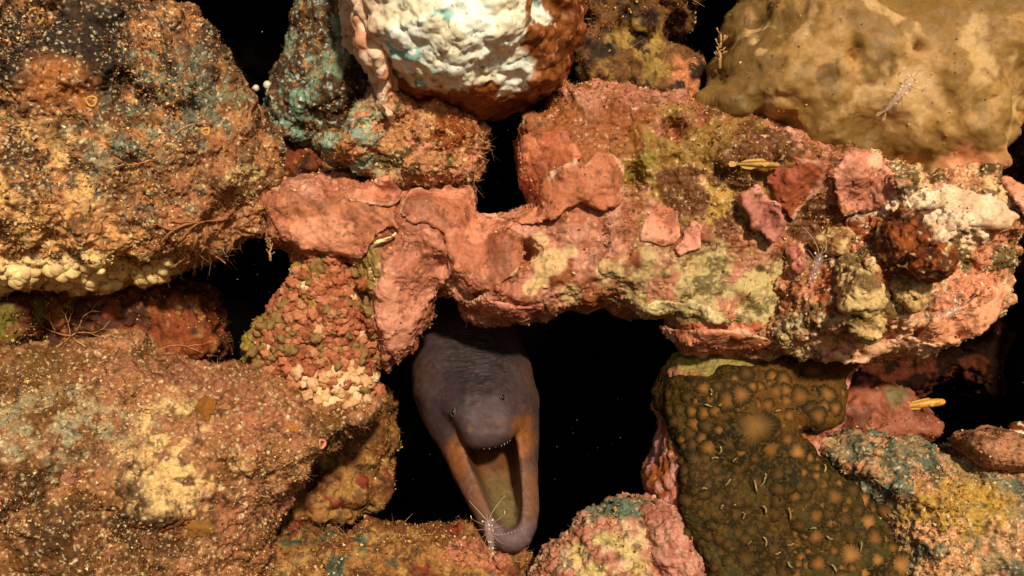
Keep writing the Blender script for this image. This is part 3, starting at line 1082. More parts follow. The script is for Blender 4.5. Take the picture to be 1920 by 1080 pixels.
red_back = rock('maroon_rock', [(40, 560), (120, 530), (250, 530), (385, 545), (405, 600), (425, 665), (440, 720), (60, 720)], 0.07, 0.05, 60,
                lambda p, px, py: mix(mix(np.ones((len(p), 1)) * S(140, 66, 28)[None], S(70, 32, 12), sstep(0.42, 0.58, fbm(p, 50, 6, 1, 0.58))), S(170, 120, 60), speck(p, 90, 0.66, 2)),
                lowamp=0.009, warp=0.006, disp=rough_disp(0.006, 60, 0.003, 210, 0, 0, 17), sub=0, seed=21,
                label='maroon brown rock in the crevice between the two big boulders', cat='rock')
left_back = rock('mossy_brown_rock', [(-110, 540), (20, 545), (78, 556), (88, 600), (70, 650), (40, 690), (-110, 700)], 0.03, 0.05, 50,
                 lambda p, px, py: mix(mix(np.ones((len(p), 1)) * S(130, 80, 28)[None], S(90, 40, 15), sstep(0.45, 0.6, fbm(p, 45, 6, 1, 0.58))), S(120, 110, 40), sstep(0.58, 0.66, fbm(p, 50, 6, 2, 0.58))),
                 lowamp=0.008, warp=0.006, disp=rough_disp(0.005, 60, 0.003, 220, 0, 0, 18), sub=0, seed=22,
                 label='mossy brown rock at the mouth of the crevice beside the maroon rock', cat='rock')


def c_cave(p, px, py):
    c = np.ones((len(p), 1)) * S(160, 108, 52)[None]
    c = mix(c, S(120, 72, 30), sstep(0.45, 0.6, fbm(p, 50, 6, 1, 0.58)))
    c = mix(c, S(178, 134, 70), sstep(0.55, 0.66, fbm(p, 60, 6, 2, 0.58)))
    c = mix(c, S(130, 52, 28), sstep(0.68, 0.8, fbm(p, 46, 5, 3)))
    c = mix(c, S(80, 96, 72), sstep(0.64, 0.78, fbm(p, 40, 5, 5)) * sstep(980, 1010, py))
    c = mix(c, S(205, 125, 90), patch(px, py, 900, 1040, 60, p, ry=30) * 0.7)
    c = mix(c, S(60, 36, 16), speck(p, 80, 0.6, 4))
    return c


cave_l = rock('cave_side_rock', [(540, 900), (570, 868), (600, 830), (640, 790), (690, 765), (732, 730), (742, 820), (740, 900), (722, 945), (650, 975), (560, 1010), (510, 1000)],
              0.085, 0.05, 60, c_cave, lowamp=0.009, warp=0.006, disp=rough_disp(0.006, 60, 0.003, 210, 0.002, 200, 19), sub=0, seed=23,
              bumps=[(600, 880, 22, -0.05)],
              label='fuzzy ochre rock forming the cave side behind the pink tan boulder', cat='rock')
sill = rock('cave_sill_rock', [(440, 1040), (520, 1012), (600, 1010), (700, 1000), (800, 995), (880, 992), (950, 1015), (1000, 1048), (1025, 1090), (1040, 1150), (420, 1150)],
            0.01, 0.06, 70, c_cave, lowamp=0.009, warp=0.007, disp=rough_disp(0.006, 60, 0.003, 210, 0.002, 200, 20), cell=0.003, seed=24,
            label='low turf covered rock forming the cave sill under the eel jaw', cat='rock')


def c_top(p, px, py):
    c = np.ones((len(p), 1)) * S(112, 72, 30)[None]
    c = mix(c, S(165, 130, 60), patch(px, py, 1190, 110, 60, p, ry=80, wob=0.7) * sstep(0.38, 0.5, fbm(p, 50, 6, 1, 0.58)))
    c = mix(c, S(205, 130, 85), patch(px, py, 1290, 175, 45, p, ry=60, wob=0.5))
    c = mix(c, S(50, 30, 12), sstep(0.5, 0.62, fbm(p, 60, 6, 3, 0.58)))
    return c


top_r = rock('feathery_brown_rock', [(1070, -90), (1290, -90), (1295, 40), (1262, 90), (1305, 140), (1322, 205), (1260, 230), (1160, 220), (1080, 200), (1060, 100)],
             0.055, 0.05, 60, c_top, lowamp=0.010, warp=0.009, disp=rough_disp(0.007, 60, 0.003, 210, 0, 0, 21), sub=0, seed=25,
             label='feathery brown rock in the gap between white coral head and tan sponge', cat='rock')
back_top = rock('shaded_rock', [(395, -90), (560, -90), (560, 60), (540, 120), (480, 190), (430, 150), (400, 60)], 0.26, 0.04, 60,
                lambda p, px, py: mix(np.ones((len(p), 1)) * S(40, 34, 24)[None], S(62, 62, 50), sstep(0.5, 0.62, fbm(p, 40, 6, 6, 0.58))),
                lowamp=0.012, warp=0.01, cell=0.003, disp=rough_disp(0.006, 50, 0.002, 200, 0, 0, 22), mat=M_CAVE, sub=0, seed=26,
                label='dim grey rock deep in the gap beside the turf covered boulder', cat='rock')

def box_mask(o, x0, x1, y0, y1, f=0, lo=0.45, hi=0.6, seed=0):
    V = DATA[o.name][0]
    px, py = project(V)
    m = ((px > x0) & (px < x1) & (py > y0) & (py < y1)).astype(float)
    if f:
        m = m * sstep(lo, hi, fbm(V, f, 3, seed))
    return m


def noise_mask(o, f, lo=0.45, hi=0.6, seed=0):
    return sstep(lo, hi, fbm(DATA[o.name][0], f, 4, seed))



# ------------------------------------------------------------------ plates of pink coralline crust lying on the rocks
smooth_depth('b', 10)


def plate(parent, poly, base, lift=0.004, T=0.0022, rim=0.003, seed=0.0, rimcol=(240, 190, 150), rimw=1.9, mat=None, dark=0.0, name='crust_plate', amp=0.004):
    pa = np.array(poly, np.float32)

    def curl(px, py):
        sd = poly_sd(pa, px.astype(np.float32), py.astype(np.float32))
        p2 = np.stack([px * K, py * K * 0 + seed, py * K], -1)
        return rim * (1 - sstep(0, 26, sd)) * sstep(0.35, 0.65, fbm(p2, 26, 2, seed + 2)) + (fbm(p2, 40, 3, seed) - 0.5) * amp

    def col(p, px, py):
        sd = poly_sd(pa, px.astype(np.float32), py.astype(np.float32)) + (fbm(p, 60, 3, seed) - 0.5) * 10
        c = np.ones((len(p), 1)) * S(*base)[None]
        c = mix(c, S(*base) * 0.66, sstep(0.5, 0.66, fbm(p, 45, 6, seed + 3, 0.6)))
        c = mix(c, S(min(base[0] + 26, 255), base[1] + 26, base[2] + 26), sstep(0.5, 0.64, fbm(p, 30, 5, seed + 4)))
        c = mix(c, S(120, 72, 40), speck(p, 90, 0.66, seed + 5))
        c = mix(c, S(*rimcol), (1 - sstep(rimw * 0.4, rimw * 1.8, sd)) * sstep(0.42, 0.6, fbm(p, 30, 3, seed + 6)) * 0.6)
        return c
    o = rock(name, poly, -0.05, T, 7, col, back=0.006, lowamp=0.0, warp=0.006, cell=0.0024, mat=mat or M_CRUST, yfn=sheet('b', lift, curl), parent=parent, seed=seed,
                disp=lambda p, n: (fbm(p, 75, 4, seed) - 0.5) * 0.0034 + (fbm(p, 250, 3, seed) - 0.5) * 0.0012 + speck(p, 60, 0.66, seed + 8) * 0.002)
    crumbs(o, int(len(DATA[o.name][0]) * 0.02), (0.0003, 0.0011), PAL, 0.5, noise_mask(o, 40, 0.4, 0.65, seed))
    return o


PO, PK = (192, 118, 82), (194, 120, 90)
plate(arch, [(494, 400), (500, 352), (545, 356), (600, 372), (640, 352), (700, 338), (742, 372), (742, 405), (745, 432), (720, 440), (700, 452), (688, 470), (668, 488), (640, 482), (610, 486), (575, 475), (545, 462), (515, 455), (505, 430)], PO, 0.0036, seed=31)
plate(arch, [(640, 350), (690, 336), (735, 338), (753, 352), (750, 372), (728, 384), (690, 380), (655, 376)], (200, 120, 86), 0.0060, seed=32)
plate(arch, [(700, 448), (722, 442), (747, 430), (744, 440), (726, 450), (706, 456)], (250, 225, 170), 0.0066, seed=33, T=0.002)
plate(arch, [(758, 445), (790, 430), (815, 440), (838, 468), (846, 498), (838, 538), (815, 548), (800, 585), (782, 622), (758, 660), (732, 688), (714, 640), (700, 590), (690, 558), (715, 520), (735, 482)], PK, 0.0024, seed=34, rimw=3)
plate(arch, [(770, 352), (880, 346), (893, 398), (930, 406), (960, 430), (990, 445), (984, 470), (975, 505), (950, 530), (935, 556), (885, 556), (852, 520), (842, 480), (820, 440), (782, 424), (752, 398)], (184, 108, 74), 0.0012, seed=35, rimw=2)
plate(arch, [(940, 425), (985, 385), (1020, 350), (1050, 320), (1083, 302), (1092, 316), (1120, 293), (1150, 288), (1171, 322), (1163, 352), (1160, 385), (1130, 402), (1100, 386), (1050, 410), (1000, 420), (970, 412)], (190, 112, 74), 0.0042, seed=36, rim=0.006)
plate(arch, [(968, 260), (1000, 240), (1060, 246), (1090, 290), (1050, 318), (1018, 350), (985, 382), (968, 340)], (186, 100, 62), 0.0006, seed=45, rimw=1.5)
plate(arch, [(1376, 376), (1402, 358), (1428, 370), (1452, 388), (1462, 420), (1446, 456), (1420, 442), (1394, 422)], (190, 118, 98), 0.0072, seed=37, rim=0.007)
plate(arch, [(1215, 395), (1250, 378), (1273, 400), (1270, 440), (1240, 462), (1205, 440)], (200, 120, 88), 0.0012, seed=38)
plate(arch, [(1255, 455), (1300, 420), (1320, 430), (1310, 462), (1268, 478)], (206, 128, 100), 0.0018, seed=39)
plate(arch, [(1432, 330), (1450, 305), (1500, 312), (1520, 303), (1543, 318), (1530, 345), (1505, 385), (1480, 412), (1440, 402)], (172, 88, 56), 0.0048, seed=40)
plate(arch, [(870, 575), (905, 560), (960, 566), (1010, 560), (1020, 588), (960, 606), (910, 604)], (190, 112, 84), 0.0030, seed=46, rimw=1.5)
plate(arch, [(1200, 575), (1240, 560), (1300, 572), (1360, 590), (1372, 610), (1320, 604), (1280, 592), (1240, 598), (1210, 592)], (200, 174, 116), 0.0060, seed=47, rimw=3)
plate(arch, [(1250, 606), (1310, 612), (1380, 622), (1460, 640), (1440, 662), (1370, 664), (1300, 652), (1268, 640)], (190, 112, 74), 0.0048, seed=48, rimw=2)
plate(mound, [(1540, 332), (1560, 302), (1600, 291), (1642, 312), (1656, 345), (1640, 392), (1600, 402), (1560, 408), (1540, 372)], (214, 136, 104), 0.0072, seed=41, rim=0.006)
plate(mound, [(1640, 385), (1690, 362), (1760, 352), (1810, 380), (1850, 420), (1830, 445), (1770, 432), (1730, 395), (1680, 398), (1650, 408)], (240, 200, 160), 0.0030, seed=42)
plate(mound, [(1850, 335), (1885, 340), (1908, 380), (1900, 420), (1865, 410), (1840, 375)], (224, 150, 112), 0.0048, seed=43)
plate(mound, [(1700, 600), (1760, 556), (1822, 528), (1856, 540), (1840, 588), (1800, 620), (1740, 648), (1690, 640)], (222, 140, 96), 0.0036, seed=44, rim=0.006)
plate(mound, [(1520, 650), (1600, 632), (1680, 630), (1740, 640), (1690, 662), (1600, 676), (1540, 680)], (238, 178, 132), 0.0042, seed=49)


def simple_color(a, b, f=60, c=None):
    def fn(p, px, py):
        r = mix(np.ones((len(p), 1)) * S(*a)[None], S(*b), sstep(0.42, 0.62, fbm(p, f, 5, 3, 0.6)))
        if c:
            r = mix(r, S(*c), speck(p, 90, 0.64, 4))
        return r
    return fn


# rust brown sponge lumps and pale nodules growing on the mound
for k, (poly, T, a, b) in enumerate((
        ([(1638, 470), (1650, 425), (1686, 392), (1714, 400), (1722, 440), (1700, 480), (1660, 500)], 0.03, (150, 74, 18), (90, 40, 10)),
        ([(1700, 470), (1750, 455), (1778, 490), (1770, 525), (1730, 530), (1696, 505)], 0.026, (160, 78, 20), (96, 42, 12)),
        ([(1560, 530), (1590, 500), (1636, 515), (1646, 560), (1612, 590), (1570, 572)], 0.028, (214, 178, 118), (128, 96, 52)),
        ([(1690, 520), (1740, 530), (1745, 565), (1705, 580), (1676, 552)], 0.022, (140, 108, 56), (200, 160, 98)),
        ([(1520, 455), (1560, 425), (1590, 445), (1580, 490), (1540, 495)], 0.022, (226, 192, 130), (150, 100, 50)),
        ([(1480, 470), (1502, 462), (1512, 490), (1490, 512), (1472, 500)], 0.018, (212, 132, 112), (180, 100, 80)),
        ([(1560, 600), (1600, 590), (1650, 600), (1640, 632), (1590, 640)], 0.022, (112, 88, 40), (208, 168, 106)))):
    rock('sponge_lump' if k < 2 else 'encrusted_nodule', poly, front(poly[0][0], poly[0][1]) - 0.006, T, 24, simple_color(a, b, 60, (240, 200, 140)), back=0.02, lowamp=0.005, lowfreq=40, warp=0.005,
         disp=rough_disp(0.004, 90, 0.002, 260, 0, 0, 50 + k), parent=mound, seed=50 + k)

crumbs(sponge, 700, (0.0003, 0.0010), PAL, 0.6)
filaments(sponge, 250, (0.001, 0.004), 0.00013, [S(165, 105, 45), S(205, 150, 85)])

# pale rounded lobes fringing the underside of the turf covered boulder
LOB = [lump_mesh('lobe', S(246, 208, 142) * f, 0.2, k * 1.7, (1, 1, 0.8)) for k, f in enumerate((1, 0.9, 1.05, 0.8))]
for k in range(80):
    px = -20 + 340 * random.random()
    py = 502 + 36 * random.random() - (max(px - 230, 0) * 0.16)
    loc, n = seat(px, py)
    o = obj('lobe', LOB[k % 4], M_CHALK, boulder)
    place(o, loc - n * 0.001, n, K * (6 + 7 * random.random()))

# knobs of the knobbly coral, cream ones lower down
kp = np.array([(468, 645), (488, 605), (520, 558), (545, 500), (590, 478), (650, 482), (690, 545), (704, 625), (716, 690), (706, 745), (660, 768), (590, 758), (520, 705), (478, 682)], np.float32)
KN = [lump_mesh('coral_knob', S(*c), 0.55, k * 2.3, (1, 1, 1.15), 0.9) for k, c in enumerate(((184, 108, 70), (168, 92, 56), (196, 122, 82), (146, 82, 46), (140, 106, 56), (192, 132, 90)))]
KC = [lump_mesh('coral_knob', S(*c), 0.5, 20 + k * 2.3, (1, 1, 1.1), 0.9) for k, c in enumerate(((226, 180, 128), (236, 200, 150), (210, 160, 110)))]
done = []
tries = 0
while len(done) < 290 and tries < 9000:
    tries += 1
    x = 460 + 270 * random.random()
    y = 475 + 300 * random.random()
    if poly_sd(kp, np.array([x]), np.array([y]))[0] < 2:
        continue
    low = y > 690 and x > 540
    r = (7 if low else 4.0) + 5 * random.random() ** 1.5
    if any((x - a) ** 2 + (y - b) ** 2 < (0.62 * (r + c)) ** 2 for a, b, c in done):
        continue
    done.append((x, y, r))
    loc, n = seat(x, y, 1)
    pool = KC if (low and random.random() < 0.75) or random.random() < 0.05 else KN
    w = 4 if (x < 530 and random.random() < 0.4) or (x > 655 and y < 590 and random.random() < 0.35) else None
    o = obj('coral_knob', pool[random.randrange(len(pool))] if w is None else KN[w], M_CRUST, knobby)
    n = (n + Vector((random.uniform(-.3, .3), 0, random.uniform(-.3, .3)))).normalized()
    place(o, loc - n * 0.001, n, K * r * 1.25)

# ------------------------------------------------------------------ polyps of the olive coral
def polyp_mesh(name, nr, seed, flat=0.35, inner=(200, 132, 52), outer=(70, 52, 20)):
    V, C, F = [], [], []
    rings = (0.0, 0.12, 0.25, 0.42, 0.6, 0.8, 1.0, 1.25)
    na = nr * 2
    for i, r in enumerate(rings):
        for k in range(na):
            a = 6.28318 * k / na
            rid = 1 if k % 2 else -1
            h = flat * math.exp(-((r - 0.38) / 0.42) ** 2) + 0.05 * math.exp(-(r / 0.16) ** 2)
            h += 0.03 * rid * min(r * 4, 1) * (1.2 - r if r < 1.2 else 0)
            w = 1 + 0.1 * math.sin(3 * a + seed) + 0.06 * math.sin(7 * a + seed * 2)
            V.append((r * w * math.cos(a), r * w * math.sin(a), h - (0.12 if i == len(rings) - 1 else 0)))
            t = min(1, r ** 0.9)
            c = S(*inner) * (1 - t) + S(*outer) * t
            if rid > 0 and r > 0.1:
                c = c * 1.45
            else:
                c = c * 0.8
            C.append(c)
    for i in range(len(rings) - 1):
        for k in range(na):
            k2 = (k + 1) % na
            F.append((i * na + k, i * na + k2, (i + 1) * na + k2, (i + 1) * na + k))
    m = mesh_py(name, V, F)
    set_col(m, C)
    return m


PM = [polyp_mesh('polyp', n, n, f, i, o) for n, f, i, o in ((14, 0.12, (150, 98, 46), (54, 41, 16)), (18, 0.16, (138, 90, 42), (54, 41, 16)), (12, 0.12, (96, 68, 34), (50, 37, 14)), (16, 0.16, (176, 120, 62), (60, 45, 18)))]
BIGP = polyp_mesh('polyp', 30, 2, 0.06, (140, 100, 50), (52, 38, 14))
polyps = [(1415, 800, 34, 9), (1320, 728, 13, 0), (1365, 752, 15, 1), (1390, 740, 14, 0), (1322, 775, 13, 0), (1303, 795, 12, 0), (1327, 800, 11, 2), (1330, 840, 13, 0), (1370, 832, 13, 2), (1445, 842, 17, 1),
          (1305, 863, 12, 2), (1260, 836, 9, 3), (1343, 882, 12, 2), (1470, 712, 14, 1), (1500, 744, 17, 1), (1552, 740, 14, 0), (1525, 695, 15, 1), (1562, 702, 10, 2), (1567, 766, 13, 0), (1535, 780, 13, 1), (1495, 848, 14, 3),
          (1565, 932, 14, 1), (1530, 968, 15, 1), (1620, 938, 11, 3), (1628, 980, 15, 3), (1585, 975, 13, 2), (1530, 1006, 13, 0), (1595, 1040, 17, 3), (1640, 1010, 15, 1), (1690, 1060, 18, 3), (1645, 1050, 12, 3),
          (1535, 1058, 12, 0), (1345, 935, 13, 2), (1380, 965, 13, 2), (1460, 940, 13, 2), (1500, 985, 11, 2), (1420, 905, 12, 2), (1290, 940, 11, 2), (1350, 1010, 12, 2), (1400, 1050, 14, 2), (1450, 1030, 13, 2),
          (1470, 1075, 12, 2), (1340, 985, 9, 2), (1425, 985, 10, 2), (1258, 770, 10, 2), (1255, 740, 9, 2), (1290, 745, 10, 2), (1440, 760, 12, 1), (1455, 735, 11, 1), (1480, 780, 12, 0), (1400, 700, 12, 2), (1385, 1000, 10, 2),
          (1570, 1010, 10, 2), (1600, 920, 10, 2), (1660, 960, 12, 1), (1415, 860, 11, 2), (1385, 880, 10, 2), (1460, 890, 12, 2), (1500, 910, 12, 2), (1548, 890, 10, 2), (1290, 1000, 9, 2), (1310, 905, 9, 2), (1620, 1075, 13, 3), (1580, 1085, 12, 1)]
tp = np.array([(1246, 730), (1340, 712), (1450, 690), (1590, 690), (1590, 770), (1500, 806), (1560, 880), (1660, 945), (1690, 1040), (1700, 1085), (1345, 1085), (1292, 985), (1280, 900), (1246, 790)], np.float32)
for k in range(900):
    x, y = random.uniform(1240, 1700), random.uniform(685, 1085)
    if len(polyps) < 215 and poly_sd(tp, np.array([x]), np.array([y]))[0] > 6 and all((x - a) ** 2 + (y - b) ** 2 > (r + 6) ** 2 for a, b, r, v in polyps):
        polyps.append((x, y, random.uniform(6, 11), random.choice((2, 2, 0, 0, 1)) if y < 850 or x > 1480 else 2))
for x, y, r, v in polyps:
    loc, n = seat(x, y, 2)
    o = obj('polyp', BIGP if v == 9 else PM[v], M_CORAL, coral)
    place(o, loc - n * 0.0005, n, K * r * random.uniform(0.95, 1.25))
M_TENT = plain_mat('tentacle_tip', S(160, 140, 85), 0.3, 0.6, sss=0.2)
for x, y, L, a in ((1335, 735, 13, 90), (1328, 760, 14, 160), (1340, 858, 14, 10), (1352, 846, 18, 70), (1376, 863, 11, 50), (1365, 905, 16, 50), (1417, 912, 24, 100), (1432, 905, 22, 60), (1436, 895, 16, 70),
                   (1353, 950, 10, 60), (1377, 947, 6, 20), (1436, 955, 18, 105), (1482, 965, 26, 95), (1437, 1015, 22, 100), (1458, 1038, 12, 20), (1482, 1022, 14, 15), (1524, 990, 14, 10), (1548, 878, 16, 85),
                   (1555, 1010, 12, 150), (1615, 1025, 20, 80), (1565, 1065, 18, 120), (1395, 968, 12, 70), (1480, 1060, 14, 120), (1405, 1018, 10, 45), (1350, 760, 9, 20), (1458, 770, 12, 20), (1320, 915, 12, 5)):
    a = math.radians(a)
    pts = []
    bend = random.uniform(-0.5, 0.5)
    for j in range(5):
        t = j / 4 - 0.5
        aa = a + bend * t * 2
        x2, y2 = x + math.cos(aa) * L * t, y - math.sin(aa) * L * t
        pts.append(P(x2, y2, front(x2, y2) - 0.001 - 0.0035 * (t + 0.5)))
    tube('tentacle', pts, [q * (0.5 + 0.5 * random.random()) for q in (0.0009, 0.0011, 0.0012, 0.0010, 0.0006)], M_TENT, coral)

# ------------------------------------------------------------------ turf, sediment and other growth
BR = [S(165, 105, 45), S(120, 75, 30), S(205, 150, 85), S(90, 52, 20), S(225, 175, 110)]
PKP = [S(188, 116, 78), S(212, 152, 106), S(156, 90, 50), S(240, 205, 150)]
for o, nc, nf, sd in ((boulder, 15000, 15000, 1), (big, 15000, 17000, 2), (turq, 2500, 3500, 3), (knob, 3500, 6500, 4), (mound, 6000, 3000, 5), (grey, 8000, 5500, 6), (cave_l, 2500, 3500, 7), (sill, 4000, 7000, 8),
                      (top_r, 2500, 6000, 9), (red_back, 1500, 2000, 10), (left_back, 1500, 2500, 11), (brown_nook, 900, 900, 12), (redrock, 900, 600, 13), (knobby, 1800, 900, 15), (edge_r, 800, 1000, 14)):
    crumbs(o, nc, (0.0003, 0.0014), PAL, 0.5, 0.06 + 0.94 * noise_mask(o, 20, 0.4, 0.62, sd))
    filaments(o, nf, (0.001, 0.0046), 0.00014, BR if o not in (big,) else BR + PKP, 0.05 + 0.95 * noise_mask(o, 30, 0.46, 0.6, sd + 5))
# the arch: tufts only where the olive and brown growth sits
V = DATA[arch.name][0]
px_, py_ = project(V)
am = sstep(1050, 1150, px_) * (1 - sstep(430, 540, py_)) * sstep(0.42, 0.58, fbm(V, 34, 4, 6))
am = np.maximum(am, (1 - sstep(205, 260, py_)) * 0.6)
crumbs(arch, 8000, (0.0003, 0.0014), PAL, 0.4, np.maximum(am, 0.22))
filaments(arch, 8000, (0.0015, 0.006), 0.00016, BR, np.maximum(am, 0.03))
crumbs(prock, 2600, (0.0003, 0.0014), PAL, 0.5)
crumbs(prock2, 700, (0.0003, 0.0012), PAL, 0.5)
crumbs(plump, 500, (0.0003, 0.0013), PAL, 0.5)
filaments(prock, 500, (0.0015, 0.005), 0.00015, BR)
# long dark hairs under the boulder, at the rubble knob's edge and along the boulder rims
filaments(boulder, 420, (0.004, 0.015), 0.00013, [S(120, 90, 40), S(70, 48, 20), S(190, 150, 80)], box_mask(boulder, 330, 450, 455, 545), 'hair_algae', 0.9)
filaments(boulder, 450, (0.003, 0.008), 0.00016, BR, box_mask(boulder, 380, 520, 40, 430), 'hair_algae', 0.9)
filaments(knob, 500, (0.004, 0.012), 0.00016, BR + PKP, box_mask(knob, 840, 925, 215, 360), 'hair_algae', 0.9)
filaments(top_r, 900, (0.004, 0.014), 0.00018, BR, box_mask(top_r, 1060, 1330, -20, 220, 30), 'hair_algae', 0.9)
filaments(big, 500, (0.003, 0.008), 0.00013, BR + PKP, box_mask(big, 440, 740, 660, 1090), 'hair_algae', 0.9)
filaments(sill, 700, (0.004, 0.014), 0.00018, BR, box_mask(sill, 480, 1010, 980, 1090, 30), 'hair_algae', 0.9)


def branching(name, parent, start, ang, L, r, mat, depth=3, spread=35, lift=0.004, **kw):
    """a flat-lying branching sprig that follows the rock; start in photo pixels"""
    chains = []

    def grow(x, y, a, L, r, d, z):
        pts, rad = [], []
        for j in range(5):
            t = j / 4
            pts.append(P(x, y, front(x, y) - z - lift * 0.3 * t))
            rad.append(r * (1 - 0.3 * t))
            if j < 4:
                a += random.uniform(-14, 14)
                x += math.cos(math.radians(a)) * L / 4
                y -= math.sin(math.radians(a)) * L / 4
        chains.append((pts, rad))
        if d > 0:
            for s in (-1, 1):
                if d == depth or random.random() < 0.85:
                    grow(x, y, a + s * spread * random.uniform(0.6, 1.2), L * random.uniform(0.6, 0.9), r * 0.75, d - 1, z + lift * 0.3)
    grow(start[0], start[1], ang, L, r, depth, 0.002)
    return tubes(name, chains, mat, parent, 6, **kw)


M_PALG = plain_mat('pink_branch_alga', S(168, 108, 64), 0.6, 0.2)
M_TWIG = plain_mat('pale_twig', S(205, 150, 95), 0.5, 0.3)
branching('branching_alga', boulder, (382, 428), -60, 34, 0.0016, M_PALG, 2)
branching('branching_alga', boulder, (372, 415), 185, 50, 0.0015, M_PALG, 2, 30)
branching('branching_alga', boulder, (370, 440), -95, 40, 0.0015, M_PALG, 2, 25)
branching('branching_alga', boulder, (430, 408), 190, 60, 0.0012, M_PALG, 1, 25)
branching('branching_alga', boulder, (330, 250), 30, 40, 0.0006, M_TWIG, 2, 30)
branching('branching_alga', boulder, (280, 300), 200, 45, 0.0006, M_TWIG, 2, 30)
branching('branching_alga', big, (110, 648), 30, 40, 0.0007, M_TWIG, 3, 32)
branching('branching_alga', big, (160, 650), 150, 34, 0.0007, M_TWIG, 3, 32)
branching('branching_alga', big, (300, 655), 12, 50, 0.0004, M_TWIG, 2, 20)

# tube worm rings, ochre patches and buttons on the boulders
M_RING = plain_mat('tube_ring', S(200, 150, 70), 0.5, 0.3)


def ring(parent, x, y, r, mat, name='worm_tube', t=0.0012):
    loc, n = seat(x, y)
    V, F = [], []
    na, nb = 18, 7
    for i in range(na):
        a = 6.2832 * i / na
        for k in range(nb):
            b = 6.2832 * k / nb
            R = r * K + t * math.cos(b) + 0.0004 * math.sin(3 * a)
            V.append((R * math.cos(a), R * math.sin(a), t * 1.6 * math.sin(b)))
    for i in range(na):
        for k in range(nb):
            F.append((i * nb + k, ((i + 1) % na) * nb + k, ((i + 1) % na) * nb + (k + 1) % nb, i * nb + (k + 1) % nb))
    o = obj(name, mesh_py(name, V, F), mat, parent)
    place(o, loc, n, 1.0)


ring(boulder, 68, 30, 13, M_RING)
ring(boulder, 172, 190, 8, M_RING)
ring(boulder, 386, 247, 6, M_RING)
ring(big, 603, 832, 7, plain_mat('pink_ring', S(220, 140, 110), 0.5, 0.3))
for x, y, r, c in ((385, 765, 20, (160, 100, 34)), (368, 985, 24, (170, 115, 48)), (548, 803, 11, (195, 125, 52)), (130, 895, 15, (190, 125, 98))):
    p_ = big if y > 600 else boulder
    loc, n = seat(x, y, 3)
    o = obj('encrusting_patch', lump_mesh('encrusting_patch', S(*c), 0.3, x * 0.1, (1, 0.8, 0.28), 0.6, 3), M_ROCK, p_)
    place(o, loc - n * 0.001, n, K * r)

# ------------------------------------------------------------------ moray eel
def seg_d(G, a, b, ra, rb):
    a = np.array(a, np.float32)
    b = np.array(b, np.float32)
    ab = b - a
    t = np.clip(((G - a) @ ab) / (ab @ ab), 0, 1)
    return np.linalg.norm(G - a - t[..., None] * ab, axis=-1) - (ra + (rb - ra) * t)


def smin(a, b, k):
    h = np.clip(0.5 + 0.5 * (b - a) / k, 0, 1)
    return b + (a - b) * h - k * h * (1 - h)


def chain(G, pts, k=0.006):
    d = None
    for (x0, y0, d0, r0), (x1, y1, d1, r1) in zip(pts[:-1], pts[1:]):
        e = seg_d(G, P(x0, y0, d0), P(x1, y1, d1), r0, r1)
        d = e if d is None else smin(d, e, k)
    return d


def YCJ(py):
    return np.interp(py, [500, 620, 680, 740, 790, 830, 900, 960, 1030], [0.20, 0.12, 0.085, 0.062, 0.048, 0.032, 0.006, -0.014, -0.026]).astype(np.float32)


